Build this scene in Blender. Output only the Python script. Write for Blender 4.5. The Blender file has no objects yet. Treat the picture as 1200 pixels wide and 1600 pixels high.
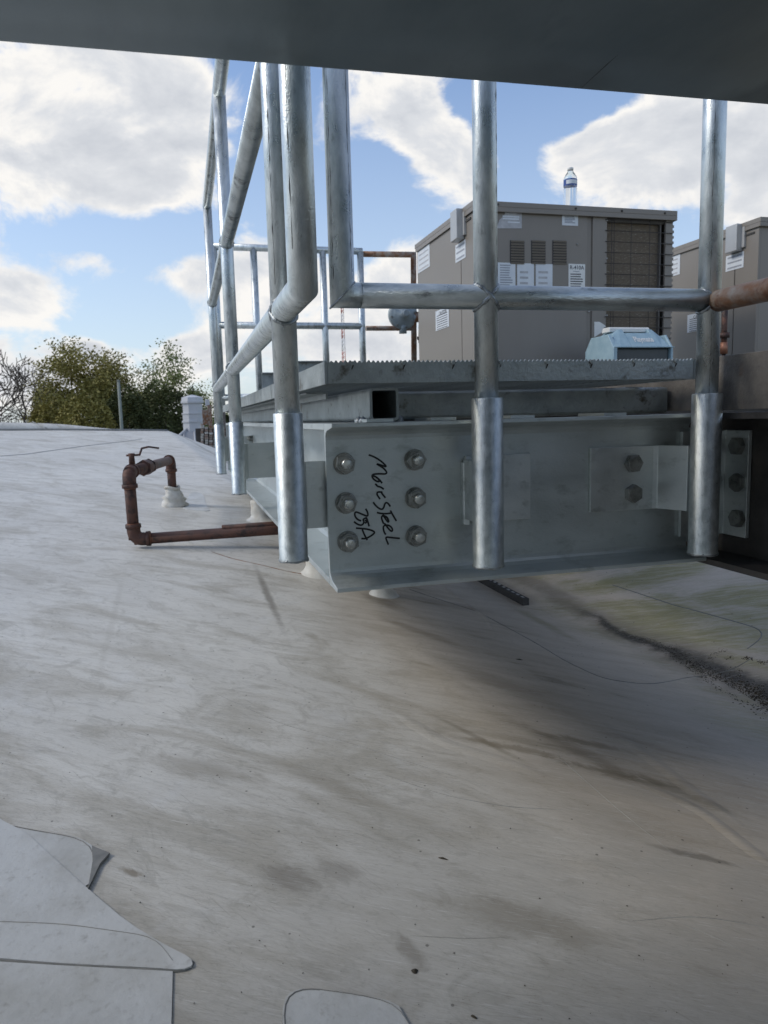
import bpy, bmesh, math, random
import numpy as np
from mathutils import Vector, noise
from math import sin, cos, radians, pi, atan2, sqrt, exp

random.seed(7)
SC = bpy.context.scene
COL = SC.collection

# ------------------------------------------------------------------ camera (metres; eye at the origin)
FPX = 1150.0
YAW, PITCH, ROLL = radians(14.9), radians(-7.3), radians(1.5)
CF = Vector((sin(YAW)*cos(PITCH), cos(YAW)*cos(PITCH), sin(PITCH)))
_r0 = Vector((cos(YAW), -sin(YAW), 0)); _u0 = _r0.cross(CF)
CU = _u0*cos(ROLL) + _r0*sin(ROLL)
CR = _r0*cos(ROLL) - _u0*sin(ROLL)
cam_d = bpy.data.cameras.new('camera'); cam = bpy.data.objects.new('camera', cam_d); COL.objects.link(cam)
SC.camera = cam
from mathutils import Matrix
cam.matrix_world = Matrix(((CR.x, CU.x, -CF.x, 0), (CR.y, CU.y, -CF.y, 0), (CR.z, CU.z, -CF.z, 0), (0, 0, 0, 1)))
cam_d.sensor_fit = 'VERTICAL'; cam_d.sensor_height = 36; cam_d.lens = 36*FPX/1600
cam_d.clip_start = 0.02; cam_d.clip_end = 6000
cam_d.dof.use_dof = True; cam_d.dof.focus_distance = 1.45; cam_d.dof.aperture_fstop = 11

def ray(x, y): return CF + CR*((x-600)/FPX) - CU*((y-800)/FPX)
def onY(x, y, Y): d = ray(x, y); return d*(Y/d.y)
def onX(x, y, X): d = ray(x, y); return d*(X/d.x)
def onZ(x, y, Z): d = ray(x, y); return d*(Z/d.z)

# ------------------------------------------------------------------ light and exposure
SUN_EL, SUN_AZ = radians(38), radians(-78)          # azimuth from +Y towards +X
sun_dir = Vector((sin(SUN_AZ)*cos(SUN_EL), cos(SUN_AZ)*cos(SUN_EL), sin(SUN_EL)))
sd = bpy.data.lights.new('sun', 'SUN'); sd.energy = 1.5; sd.angle = radians(16); sd.color = (1.0, 0.92, 0.78)
sun = bpy.data.objects.new('sun', sd); COL.objects.link(sun)
sun.rotation_euler = sun_dir.to_track_quat('Z', 'Y').to_euler()
SC.view_settings.view_transform = 'Standard'; SC.view_settings.look = 'None'
SC.view_settings.gamma = 1; SC.view_settings.use_curve_mapping = False
SC.view_settings.exposure = 0.0

world = bpy.data.worlds.new('World'); SC.world = world; world.use_nodes = True
def sky_world():
    nt = world.node_tree; N = nt.nodes; L = nt.links; N.clear()
    out = N.new('ShaderNodeOutputWorld'); bg = N.new('ShaderNodeBackground'); bg.inputs[1].default_value = 0.1
    L.new(bg.outputs[0], out.inputs[0])
    sky = N.new('ShaderNodeTexSky'); sky.sky_type = 'NISHITA'; sky.sun_disc = False
    sky.sun_elevation = SUN_EL; sky.sun_rotation = SUN_AZ; sky.air_density = 1.0; sky.dust_density = 0.6; sky.ozone_density = 1.6
    tc = N.new('ShaderNodeTexCoord'); D = tc.outputs['Generated']
    def val(x): n = N.new('ShaderNodeValue'); n.outputs[0].default_value = x; return n.outputs[0]
    def mth(op, a, b=None, c=None, clamp=False):
        n = N.new('ShaderNodeMath'); n.operation = op; n.use_clamp = clamp
        for i, v in enumerate((a, b, c)):
            if v is None: continue
            if isinstance(v, (int, float)): n.inputs[i].default_value = v
            else: L.new(v, n.inputs[i])
        return n.outputs[0]
    def dot(a, v):
        n = N.new('ShaderNodeVectorMath'); n.operation = 'DOT_PRODUCT'; L.new(a, n.inputs[0]); n.inputs[1].default_value = v
        return n.outputs['Value']
    def fbm(vec, scale, det, off=(0, 0, 0), rough=.58, zs=1.5):
        m = N.new('ShaderNodeMapping'); L.new(vec, m.inputs[0]); m.inputs['Location'].default_value = off
        m.inputs['Scale'].default_value = (1, 1, zs)
        n = N.new('ShaderNodeTexNoise'); n.inputs['Scale'].default_value = scale; n.inputs['Detail'].default_value = det
        n.inputs['Roughness'].default_value = rough; n.inputs['Distortion'].default_value = .35
        L.new(m.outputs[0], n.inputs['Vector']); return n.outputs[0]
    blobs = [(60,130,150,80,.8),(120,265,135,62,.8),(235,278,60,36,.7),(65,455,105,52,1.15),(285,150,62,66,1.0),
             (345,428,85,46,1.15),(320,535,60,40,.5),(590,160,80,58,.8),(700,275,80,44,.9),(960,245,120,46,.9),
             (1090,200,110,60,1.0),(1180,320,50,24,.8),(600,430,60,45,.7),(540,530,110,40,.6),(135,545,22,12,.9),(60,600,90,26,.5),
             (640,560,160,40,.5),(655,180,45,40,.5),(130,400,40,14,.4),(1200,230,80,60,.8),
             (208,215,26,40,-.55),(190,375,120,30,-1.0),(520,320,110,55,-.9),(800,180,48,40,-.8),(200,480,110,40,-.8),(870,165,90,26,-1.0),(130,515,120,16,-.6),
             (600,255,45,24,-1.0),(800,285,26,40,-.8),(1130,290,30,30,-.6),(390,310,60,40,-.4),(1000,130,70,30,-.3),(330,95,30,20,-.3)]
    def blobsum(vec):
        acc = None
        for (x, y, sx, sy, a) in blobs:
            c = ray(x, y).normalized(); rr = CF.cross(CU); rr = (CR - c*CR.dot(c)).normalized(); uu = rr.cross(c)
            k = FPX*ray(x, y).length
            A = mth('MULTIPLY', dot(vec, rr), k/sx/1.0); B = mth('MULTIPLY', dot(vec, uu), k/sy)
            q = mth('ADD', mth('MULTIPLY', A, A), mth('MULTIPLY', B, B))
            e = mth('MULTIPLY', mth('POWER', 2.71828, mth('MULTIPLY', q, -.7)), a)
            e = mth('MULTIPLY', e, mth('GREATER_THAN', dot(vec, c), 0))
            acc = e if acc is None else mth('ADD', acc, e)
        return acc
    BS = blobsum(D)
    n0 = fbm(D, 6.5, 14, rough=.61)
    d0 = mth('ADD', mth('ADD', mth('MULTIPLY', mth('SUBTRACT', n0, .5), 3.5), BS), -.12)
    mask = N.new('ShaderNodeMapRange'); mask.interpolation_type = 'SMOOTHSTEP'
    L.new(d0, mask.inputs[0]); mask.inputs[1].default_value = -.14; mask.inputs[2].default_value = .38
    # relief: the same noise looked up a step towards the light
    lo = tuple(-v*.035 for v in (sun_dir.x*.5, sun_dir.y*.5, sun_dir.z*1.6))
    n1 = fbm(D, 6.0, 9, off=(-lo[0], -lo[1], -lo[2]))
    n0b = fbm(D, 6.0, 9)
    rel = mth('ADD', mth('MULTIPLY', mth('SUBTRACT', n0b, n1), 3.2), .5, clamp=True)
    thick = N.new('ShaderNodeMapRange'); thick.interpolation_type = 'SMOOTHSTEP'; L.new(d0, thick.inputs[0])
    thick.inputs[1].default_value = .12; thick.inputs[2].default_value = .95
    shade = mth('SUBTRACT', mth('ADD', mth('MULTIPLY', rel, .62), .52), mth('MULTIPLY', thick.outputs[0], .42), clamp=True)
    cr = N.new('ShaderNodeValToRGB'); L.new(shade, cr.inputs[0])
    e = cr.color_ramp.elements; e[0].position = .12; e[0].color = (5.9, 6.2, 6.75, 1); e[1].position = .85; e[1].color = (9.7, 9.5, 9.2, 1)
    e2 = cr.color_ramp.elements.new(.5); e2.color = (7.4, 7.6, 7.95, 1)
    # thin milky veil low down
    hz = N.new('ShaderNodeMapRange'); L.new(dot(D, (0, 0, 1)), hz.inputs[0]); hz.inputs[1].default_value = 0; hz.inputs[2].default_value = .42
    hz.inputs[3].default_value = .72; hz.inputs[4].default_value = .08
    skyx = N.new('ShaderNodeMix'); skyx.data_type = 'RGBA'; skyx.blend_type = 'MULTIPLY'; skyx.inputs[0].default_value = 1
    L.new(sky.outputs[0], skyx.inputs[6]); skyx.inputs[7].default_value = (1.52, 1.64, 1.84, 1)
    m1 = N.new('ShaderNodeMix'); m1.data_type = 'RGBA'; L.new(hz.outputs[0], m1.inputs[0]); L.new(skyx.outputs[2], m1.inputs[6]); m1.inputs[7].default_value = (6.6, 7.4, 8.1, 1)
    m2 = N.new('ShaderNodeMix'); m2.data_type = 'RGBA'; L.new(mask.outputs[0], m2.inputs[0]); L.new(m1.outputs[2], m2.inputs[6]); L.new(cr.outputs[0], m2.inputs[7])
    L.new(m2.outputs[2], bg.inputs[0])
sky_world()
try:
    world.cycles.sampling_method = 'MANUAL'; world.cycles.sample_map_resolution = 512
except Exception: pass

# ------------------------------------------------------------------ materials
def M(name, c1, c2=None, scale=8, rough=.5, metal=0, bump=.0, bscale=60, stretch=(1, 1, 1), det=6, lo=.35, hi=.65, rvar=.1, spot=None, spotscale=20, spotlo=.62, spothi=.7, bstretch=None, rot=(0,0,0)):
    m = bpy.data.materials.new(name); m.use_nodes = True; nt = m.node_tree; N = nt.nodes; L = nt.links
    b = N['Principled BSDF']; b.inputs['Metallic'].default_value = metal; b.inputs['Roughness'].default_value = rough
    c2 = c2 or tuple(x*.8 for x in c1)
    tc = N.new('ShaderNodeTexCoord'); mp = N.new('ShaderNodeMapping'); L.new(tc.outputs['Object'], mp.inputs[0]); mp.inputs['Scale'].default_value = stretch; mp.inputs['Rotation'].default_value = rot
    n = N.new('ShaderNodeTexNoise'); n.inputs['Scale'].default_value = scale; n.inputs['Detail'].default_value = det; n.inputs['Roughness'].default_value = .6
    L.new(mp.outputs[0], n.inputs['Vector'])
    r = N.new('ShaderNodeValToRGB'); L.new(n.outputs[0], r.inputs[0]); e = r.color_ramp.elements
    e[0].position = lo; e[0].color = (*c1, 1); e[1].position = hi; e[1].color = (*c2, 1)
    colr = r.outputs[0]
    if spot:
        n3 = N.new('ShaderNodeTexNoise'); n3.inputs['Scale'].default_value = spotscale; n3.inputs['Detail'].default_value = 8; n3.inputs['Roughness'].default_value = .65
        L.new(mp.outputs[0], n3.inputs['Vector'])
        mr = N.new('ShaderNodeMapRange'); L.new(n3.outputs[0], mr.inputs[0]); mr.inputs[1].default_value = spotlo; mr.inputs[2].default_value = spothi
        mx = N.new('ShaderNodeMix'); mx.data_type = 'RGBA'; L.new(mr.outputs[0], mx.inputs[0]); L.new(colr, mx.inputs[6]); mx.inputs[7].default_value = (*spot, 1); colr = mx.outputs[2]
    L.new(colr, b.inputs['Base Color'])
    if rvar:
        mr = N.new('ShaderNodeMapRange'); L.new(n.outputs[0], mr.inputs[0]); mr.inputs[1].default_value = .3; mr.inputs[2].default_value = .7
        mr.inputs[3].default_value = max(.02, rough-rvar); mr.inputs[4].default_value = min(1, rough+rvar); L.new(mr.outputs[0], b.inputs['Roughness'])
    if bump:
        mp2 = N.new('ShaderNodeMapping'); L.new(tc.outputs['Object'], mp2.inputs[0]); mp2.inputs['Scale'].default_value = bstretch or stretch
        n2 = N.new('ShaderNodeTexNoise'); n2.inputs['Scale'].default_value = bscale; n2.inputs['Detail'].default_value = 5
        L.new(mp2.outputs[0], n2.inputs['Vector'])
        bp = N.new('ShaderNodeBump'); bp.inputs['Strength'].default_value = bump; bp.inputs['Distance'].default_value = .004
        L.new(n2.outputs[0], bp.inputs['Height']); L.new(bp.outputs[0], b.inputs['Normal'])
    return m
GP = M('galvanized_pipe', (.48,.525,.53), (.70,.74,.74), 42, .34, .85, .22, 420, (1, 1, .4), 12, .38, .62, .12, spot=(.22,.24,.245), spotscale=75, spotlo=.58, spothi=.80, bstretch=(1, 1, .8))
GR = M('galvanized_rail', (.38,.42,.425), (.60,.64,.64), 38, .34, .85, .25, 400, (.4, .4, 1), 9, .34, .62, .12, spot=(.13,.14,.14), spotscale=15, spotlo=.585, spothi=.66)
GS = M('galvanized_sleeve', (.46,.50,.505), (.64,.68,.68), 70, .37, .86, .2, 500, (1, 1, .7), 12, .36, .62, .1, spot=(.24,.265,.27), spotscale=120, spotlo=.60, spothi=.80)
GB = M('galvanized_beam', (.44,.485,.485), (.58,.62,.615), 6, .40, .6, .14, 150, (1, 1, 2.0), 14, .3, .7, .10, spot=(.33,.36,.35), spotscale=17, spotlo=.54, spothi=.74)
GK = M('galvanized_bracket', (.52,.56,.56), (.66,.69,.68), 9, .38, .65, .14, 150, (1, 1, 1.5), 14, .3, .7, .10, spot=(.36,.39,.38), spotscale=21, spotlo=.56, spothi=.74)
GG = M('galvanized_grating', (.21,.235,.235), (.42,.45,.445), 14, .48, .6, .4, 120, (1, 1, 1), 9, .3, .7, .1, spot=(.10,.09,.07), spotscale=22, spotlo=.58, spothi=.70)
WELD = M('weld_bead', (.45,.48,.5), (.22,.24,.25), 60, .35, .85, .6, 200)
BOLT = M('bolt_metal', (.46,.465,.44), (.60,.60,.56), 40, .30, .9, .08, 200, spot=(.26,.26,.24), spotscale=60)
NUT = M('dark_zinc_nut', (.20,.205,.195), (.34,.345,.325), 60, .34, .85, .15, 200, spot=(.10,.10,.09), spotscale=60)
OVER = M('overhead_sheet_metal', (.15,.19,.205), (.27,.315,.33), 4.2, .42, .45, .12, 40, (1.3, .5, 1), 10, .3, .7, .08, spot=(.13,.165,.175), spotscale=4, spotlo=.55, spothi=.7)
TANS = M('weathered_steel_cap', (.22,.20,.175), (.13,.12,.11), 20, .62, .3, .3, 150, spot=(.16,.10,.06), spotscale=12, spotlo=.58, spothi=.72)
DARKS = M('dark_old_steel', (.045,.042,.04), (.085,.08,.075), 12, .7, .2, .3, 80)
RUST = M('rusty_brown_pipe', (.085,.040,.030), (.13,.06,.042), 25, .62, .1, .4, 160, spot=(.035,.022,.02), spotscale=22, spotlo=.5, spothi=.62)
RUSTO = M('orange_rust_pipe', (.27,.135,.07), (.36,.32,.28), 22, .6, .3, .5, 150, (1, 1, 1), 9, .42, .62, spot=(.17,.075,.04), spotscale=14, spotlo=.52, spothi=.62)
COPPER = M('copper_fitting', (.36,.17,.10), (.22,.10,.07), 50, .5, .5)
CASTG = M('grey_regulator_paint', (.30,.35,.37), (.38,.43,.44), 20, .45, .2)
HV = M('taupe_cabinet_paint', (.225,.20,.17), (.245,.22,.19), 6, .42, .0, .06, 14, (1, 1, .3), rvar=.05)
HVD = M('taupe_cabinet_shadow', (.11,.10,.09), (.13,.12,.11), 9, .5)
GREYBOX = M('grey_metal_box', (.42,.42,.41), (.48,.48,.47), 12, .4, .3)
COIL = M('dirty_coil_fins', (.17,.135,.095), (.25,.20,.145), 60, .6, .2, .9, 500, (1, 1, 8), spot=(.55,.55,.50), spotscale=60, spotlo=.60, spothi=.66)
WIRE = M('guard_wire_coating', (.035,.03,.025), (.06,.05,.045), 30, .5)
PAPER = M('white_label', (.62,.66,.70), (.72,.75,.77), 14, .5)
PAPERG = M('faded_grey_label', (.38,.38,.39), (.50,.50,.51), 40, .5)
INK = M('label_ink', (.05,.05,.06), (.09,.09,.10), 30, .6)
INKL = M('faded_ink', (.28,.30,.34), (.36,.38,.42), 30, .6)
MARKER = M('marker_ink', (.008,.008,.009), (.014,.014,.016), 40, .45)
BLUEP = M('light_blue_plastic', (.27,.40,.47), (.34,.47,.53), 30, .4, 0, .05, 80)
WHITEP = M('white_plastic', (.78,.78,.75), (.70,.70,.67), 20, .4)
DARKP = M('dark_grey_plastic', (.05,.06,.065), (.07,.08,.085), 20, .5)
BOOT = M('white_flashing_membrane', (.66,.65,.60), (.52,.49,.43), 18, .6, 0, .5, 60)
WIREGREY = M('grey_conduit', (.36,.36,.35), (.44,.44,.43), 20, .5)
MUCK = M('black_roof_muck', (.016,.014,.010), (.07,.055,.035), 60, .9, 0, .8, 200)
LEAFD = M('dead_leaf', (.03,.025,.018), (.05,.04,.025), 30, .8)
SEAM = M('seam_grime', (.11,.11,.10), (.26,.26,.24), 40, .8, lo=.3, hi=.7)
CAULK = M('grey_seam_caulk', (.16,.165,.16), (.25,.25,.24), 40, .7)
SCUFF = M('faint_scuff', (.24,.235,.215), (.36,.355,.33), 30, .7)
BARK = M('tree_bark', (.075,.062,.05), (.12,.10,.08), 6, .9)
LF1 = M('golden_green_leaves', (.19,.18,.045), (.32,.27,.07), .35, .7, rvar=0)
LF2 = M('fresh_green_leaves', (.15,.19,.06), (.27,.29,.10), .4, .7, rvar=0)
LF3 = M('dark_green_leaves', (.045,.06,.018), (.09,.10,.028), .3, .8, rvar=0)
ZINC = M('pale_metal_roofing', (.52,.53,.55), (.60,.61,.63), 2, .5, .1)
ZINCD = M('grey_standing_seam_metal', (.30,.31,.33), (.38,.39,.41), 2, .5, .2)
BRICK = M('weathered_brick', (.26,.16,.12), (.48,.42,.36), 9, .85, 0, .5, 30, (1, 1, 3), spot=(.62,.56,.50), spotscale=6)
GROUNDM = M('far_grass_ground', (.07,.075,.035), (.11,.10,.06), .05, .9)
REDT = M('red_tower_paint', (.55,.07,.04), (.5,.08,.05), 1, .6, rvar=0)
WHTT = M('white_tower_paint', (.7,.7,.7), (.65,.65,.65), 1, .6, rvar=0)
POLE = M('grey_utility_pole', (.20,.23,.20), (.28,.30,.27), 2, .8)

def emat_glass():
    m = bpy.data.materials.new('clear_bottle_plastic'); m.use_nodes = True; b = m.node_tree.nodes['Principled BSDF']
    b.inputs['Base Color'].default_value = (.93, .96, .98, 1); b.inputs['Roughness'].default_value = .08
    b.inputs['Transmission Weight'].default_value = .85; b.inputs['IOR'].default_value = 1.2
    return m
CLEAR = emat_glass()

def roof_material():
    m = bpy.data.materials.new('weathered_white_roof_membrane'); m.use_nodes = True; nt = m.node_tree; N = nt.nodes; L = nt.links
    b = N['Principled BSDF']; tc = N.new('ShaderNodeTexCoord'); O = tc.outputs['Object']
    def noi(scale, st, det, rot=0, dist=0, rough=.6, off=(0,0,0)):
        mp0 = N.new('ShaderNodeMapping'); mp0.vector_type = 'POINT'; L.new(O, mp0.inputs[0]); mp0.inputs['Rotation'].default_value = (0, 0, rot); mp0.inputs['Location'].default_value = off
        mp = N.new('ShaderNodeMapping'); L.new(mp0.outputs[0], mp.inputs[0]); mp.inputs['Scale'].default_value = st
        n = N.new('ShaderNodeTexNoise'); n.inputs['Scale'].default_value = scale; n.inputs['Detail'].default_value = det; n.inputs['Roughness'].default_value = rough; n.inputs['Distortion'].default_value = dist
        L.new(mp.outputs[0], n.inputs['Vector']); return n.outputs[0]
    def mr(s, a, c, x=0, y=1, sm=True):
        n = N.new('ShaderNodeMapRange'); n.interpolation_type = 'SMOOTHSTEP' if sm else 'LINEAR'
        L.new(s, n.inputs[0]); n.inputs[1].default_value = a; n.inputs[2].default_value = c; n.inputs[3].default_value = x; n.inputs[4].default_value = y; return n.outputs[0]
    def mth(op, a, b_=None, clamp=False):
        n = N.new('ShaderNodeMath'); n.operation = op; n.use_clamp = clamp
        for i, v in enumerate((a, b_)):
            if v is None: continue
            if isinstance(v, (int, float)): n.inputs[i].default_value = v
            else: L.new(v, n.inputs[i])
        return n.outputs[0]
    def mix(f, a, c):
        n = N.new('ShaderNodeMix'); n.data_type = 'RGBA'
        L.new(f, n.inputs[0])
        for i, v in ((6, a), (7, c)):
            if isinstance(v, tuple): n.inputs[i].default_value = (*v, 1)
            else: L.new(v, n.inputs[i])
        return n.outputs[2]
    ANG = radians(32)      # water runs towards +X -Y
    streak = noi(3.2, (1, 9, 1), 10, ANG, .4, .62)
    streakf = noi(11, (1, 12, 1), 8, ANG+.1, .5, .6)
    smear = noi(2.0, (1, 3, 1), 9, ANG+.25, 1.2, .62)
    scr = noi(26, (1, 16, 1), 5, ANG-.7, .9, .5)
    scr2 = noi(30, (1, 14, 1), 4, ANG+.9, 1.2, .5)
    blot = noi(1.3, (1, 1.6, 1), 8, ANG, .6, .6, (3, 1, 0))
    smg = noi(9, (1, 1.7, 1), 12, ANG+.3, 1.8, .72)
    fine = noi(60, (1, 3, 1), 8, ANG, 0, .7)
    col = mix(mr(blot, .35, .65), (.66, .645, .595), (.59, .575, .53))
    col = mix(mth('MULTIPLY', mr(smear, .45, .68), .62), col, (.36, .33, .265))
    col = mix(mth('MULTIPLY', mr(streak, .50, .74), .42), col, (.34, .315, .26))
    col = mix(mth('MULTIPLY', mr(streakf, .52, .75), .40), col, (.30, .29, .26))
    col = mix(mth('MULTIPLY', mr(smg, .50, .66), .42), col, (.30, .285, .24))
    col = mix(mth('MULTIPLY', mr(noi(38, (1, 1.4, 1), 8, ANG, 1.0, .75, (5, 2, 0)), .56, .72), .35), col, (.22, .21, .18))
    col = mix(mth('MULTIPLY', mr(noi(5, (1, 1.2, 1), 8, ANG, .5, .7, (1, 7, 0)), .54, .70), .28), col, (.68, .69, .69))
    col = mix(mth('MULTIPLY', mr(fine, .55, .8), .30), col, (.26, .26, .24))
    col = mix(mth('MULTIPLY', mr(scr, .70, .76), .35), col, (.24, .235, .21))
    col = mix(mth('MULTIPLY', mr(scr2, .71, .77), .25), col, (.27, .26, .23))
    sxp = N.new('ShaderNodeSeparateXYZ'); L.new(O, sxp.inputs[0])
    col = mix(mth('MULTIPLY', mth('MULTIPLY', mr(sxp.outputs[0], .25, .8), mr(sxp.outputs[1], 3.2, 2.2)), .62), col, (.56, .46, .35))  # warm cast put into the colour against blue skylight under the platform
    near_shade = mth('MULTIPLY', mr(mth('ADD', sxp.outputs[1], mth('MULTIPLY', sxp.outputs[0], -.5)), 1.25, .45), mr(noi(2.6, (1, 1.5, 1), 8, ANG, .8, .65, (9, 4, 0)), .32, .62, .45, 1))  # foreground shade painted into the membrane colour, broken up like dirt
    col = mix(mth('MULTIPLY', near_shade, .62), col, (.31, .30, .275))
    def stain(px, py, rx, ry, c_, k, ang=-.6, lo_=.9):
        nonlocal col
        p = onZ(px, py, -.655 if py > 1150 else -.63)
        m1 = N.new('ShaderNodeMapping'); m1.vector_type = 'TEXTURE'; L.new(O, m1.inputs[0]); m1.inputs['Location'].default_value = p; m1.inputs['Rotation'].default_value = (0, 0, ang); m1.inputs['Scale'].default_value = (rx, ry, .3)
        ln = N.new('ShaderNodeVectorMath'); ln.operation = 'LENGTH'; L.new(m1.outputs[0], ln.inputs[0])
        q = mth('ADD', ln.outputs['Value'], mth('MULTIPLY', mth('SUBTRACT', smg, .5), 3.0))
        col = mix(mth('MULTIPLY', mr(q, .35, lo_, 1, 0), k), col, c_)
    def stain2(a_, b_, w_, c_, k, lo_=1.0):
        nonlocal col
        za = -.60 if a_[1] < 1100 else -.655
        A = onZ(a_[0], a_[1], za); B = onZ(b_[0], b_[1], za); C_ = (A+B)/2; dd = B-A
        m1 = N.new('ShaderNodeMapping'); m1.vector_type = 'TEXTURE'; L.new(O, m1.inputs[0]); m1.inputs['Location'].default_value = C_; m1.inputs['Rotation'].default_value = (0, 0, atan2(dd.y, dd.x)); m1.inputs['Scale'].default_value = (dd.length/2, w_, .4)
        ln = N.new('ShaderNodeVectorMath'); ln.operation = 'LENGTH'; L.new(m1.outputs[0], ln.inputs[0])
        q = mth('ADD', ln.outputs['Value'], mth('MULTIPLY', mth('SUBTRACT', smg, .5), 1.6))
        col = mix(mth('MULTIPLY', mr(q, .2, lo_, 1, 0), k), col, c_)
    stain2((395, 900), (452, 1012), .018, (.20, .18, .15), .75)
    stain2((205, 900), (120, 1190), .014, (.40, .38, .33), .3)
    stain2((640, 1120), (860, 1215), .012, (.24, .21, .16), .6)
    stain2((560, 960), (760, 1010), .03, (.22, .18, .13), .6)
    stain2((780, 920), (930, 980), .03, (.30, .26, .15), .6)
    stain2((560, 930), (640, 960), .05, (.15, .12, .09), .6)
    stain(212, 1387, .030, .010, (.19, .15, .09), .75)
    stain(455, 1385, .050, .032, (.15, .13, .10), .5, lo_=1.2)
    stain(525, 1370, .035, .022, (.17, .15, .12), .4, lo_=1.2)
    stain(900, 1160, .13, .018, (.085, .072, .035), .6, lo_=1.1)
    stain(960, 1205, .12, .020, (.08, .068, .035), .6, lo_=1.1)
    stain(780, 1175, .13, .016, (.19, .155, .10), .6, lo_=1.1)
    stain2((620, 1000), (1000, 1110), .05, (.16, .135, .10), .35)
    stain2((740, 1080), (1190, 1230), .03, (.11, .09, .055), .5)
    stain2((1010, 1210), (1190, 1260), .02, (.09, .08, .05), .5)
    stain2((330, 1180), (760, 1330), .03, (.27, .24, .185), .5)
    stain(1085, 1320, .06, .010, (.10, .09, .07), .6, lo_=1.1)
    stain(320, 1230, .12, .035, (.22, .19, .14), .45, lo_=1.2)
    stain(820, 1430, .14, .035, (.20, .175, .13), .45, lo_=1.2)
    stain(640, 1480, .035, .014, (.17, .15, .12), .5, -1.3, lo_=1.2)
    stain(700, 950, .16, .05, (.17, .13, .10), .35, lo_=1.3)
    stain(60, 1455, .022, .008, (.16, .16, .155), .6, 0)
    # dirt that gathers along the valley (X about 1.2)
    sx = N.new('ShaderNodeSeparateXYZ'); L.new(O, sx.inputs[0])
    wob = mth('ADD', sx.outputs[0], mth('MULTIPLY', mth('SUBTRACT', blot, .5), .5))
    yl = mr(sx.outputs[1], 2.3, 3.0, 1, 0)
    near = mr(sx.outputs[1], .62, 1.05, 0, 1)
    bx_ = mth('SUBTRACT', wob, mr(sx.outputs[1], .8, 2.0, .86, .60, False))
    band = mth('MULTIPLY', mr(bx_, -.34, -.02), mr(bx_, .08, .36, 1, .38))
    d1 = mth('MULTIPLY', mth('MULTIPLY', band, mr(wob, 1.28, 1.45, 1, 0)), mth('MULTIPLY', yl, near))
    d1 = mth('MULTIPLY', d1, mr(streak, .33, .60, .55, 1))
    col = mix(mth('MULTIPLY', d1, .34), col, (.20, .15, .095))
    ol = mth('MULTIPLY', mth('MULTIPLY', mr(sx.outputs[0], .4, .75), mr(smear, .55, .66)), mr(streak, .48, .62))
    col = mix(mth('MULTIPLY', ol, .35), col, (.085, .08, .045))
    mossm = mth('MULTIPLY', mr(wob, 1.05, 1.4), mr(smear, .38, .58))
    col = mix(mth('MULTIPLY', mth('MULTIPLY', mossm, mr(streakf, .35, .6, .45, 1)), .85), col, (.27, .26, .10))
    dv = mth('ADD', sx.outputs[0], mth('MULTIPLY', sx.outputs[1], .165)); dv = mth('SUBTRACT', mth('ADD', dv, mth('MULTIPLY', mth('SUBTRACT', smear, .5), .10)), 1.555)
    wid = mr(sx.outputs[1], 1.1, 2.1, .050, .012, False); nn = noi(16, (1, 1, 1), 8)
    ad = mth('ADD', mth('DIVIDE', mth('ABSOLUTE', dv), wid), mth('MULTIPLY', mth('SUBTRACT', nn, .5), 2.2))
    bk = mth('MULTIPLY', mr(ad, .1, 1.5, 1, 0), mr(sx.outputs[1], 1.95, 2.2, 1, 0))
    col = mix(mth('MULTIPLY', mr(ad, 1.0, 4.0, 1, 0), .45), col, (.13, .11, .085))
    col = mix(mth('MULTIPLY', bk, .88), col, (.022, .02, .015))
    hair = noi(34, (1, 30, 1), 6, ANG+.04, .25, .6); hair2 = noi(20, (1, 34, 1), 5, ANG-.22, .5, .55, (2, 8, 0)); hair3 = noi(14, (1, 40, 1), 4, ANG+.5, .8, .5, (6, 3, 0))
    grit = noi(150, (1, 1.6, 1), 6, ANG, 0, .75); bigm = mr(smear, .36, .62, .35, 1)
    col = mix(mth('MULTIPLY', mth('MULTIPLY', mr(hair, .54, .68), bigm), .55), col, (.22, .205, .17))
    col = mix(mth('MULTIPLY', mth('MULTIPLY', mr(hair2, .57, .68), bigm), .45), col, (.25, .23, .19))
    col = mix(mth('MULTIPLY', mr(hair3, .64, .70), .40), col, (.26, .245, .21))
    col = mix(mth('MULTIPLY', mth('MULTIPLY', mr(grit, .52, .70), bigm), .42), col, (.20, .19, .16))
    col = mix(mth('MULTIPLY', mr(noi(28, (1, 22, 1), 5, ANG-.1, .4, .55, (8, 8, 0)), .58, .70), .35), col, (.72, .72, .70))
    vo = N.new('ShaderNodeTexVoronoi'); vo.inputs['Scale'].default_value = 26; L.new(O, vo.inputs['Vector'])
    col = mix(mth('MULTIPLY', mr(vo.outputs['Distance'], .045, .07, 1, 0), .65), col, (.07, .065, .055))
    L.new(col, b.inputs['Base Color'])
    L.new(mr(streak, .3, .7, .48, .62), b.inputs['Roughness'])
    bp = N.new('ShaderNodeBump'); bp.inputs['Strength'].default_value = .3; bp.inputs['Distance'].default_value = .003
    h = mth('ADD', mth('MULTIPLY', streakf, .8), mth('MULTIPLY', fine, .4)); L.new(h, bp.inputs['Height'])
    L.new(bp.outputs[0], b.inputs['Normal'])
    return m
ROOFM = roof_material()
PATCHM = M('newer_membrane_patch', (.56,.57,.56), (.40,.40,.375), 9, .52, 0, .2, 90, spot=(.30,.29,.26), spotscale=80, spotlo=.56, spothi=.86, det=12, lo=.42, hi=.72)

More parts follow.
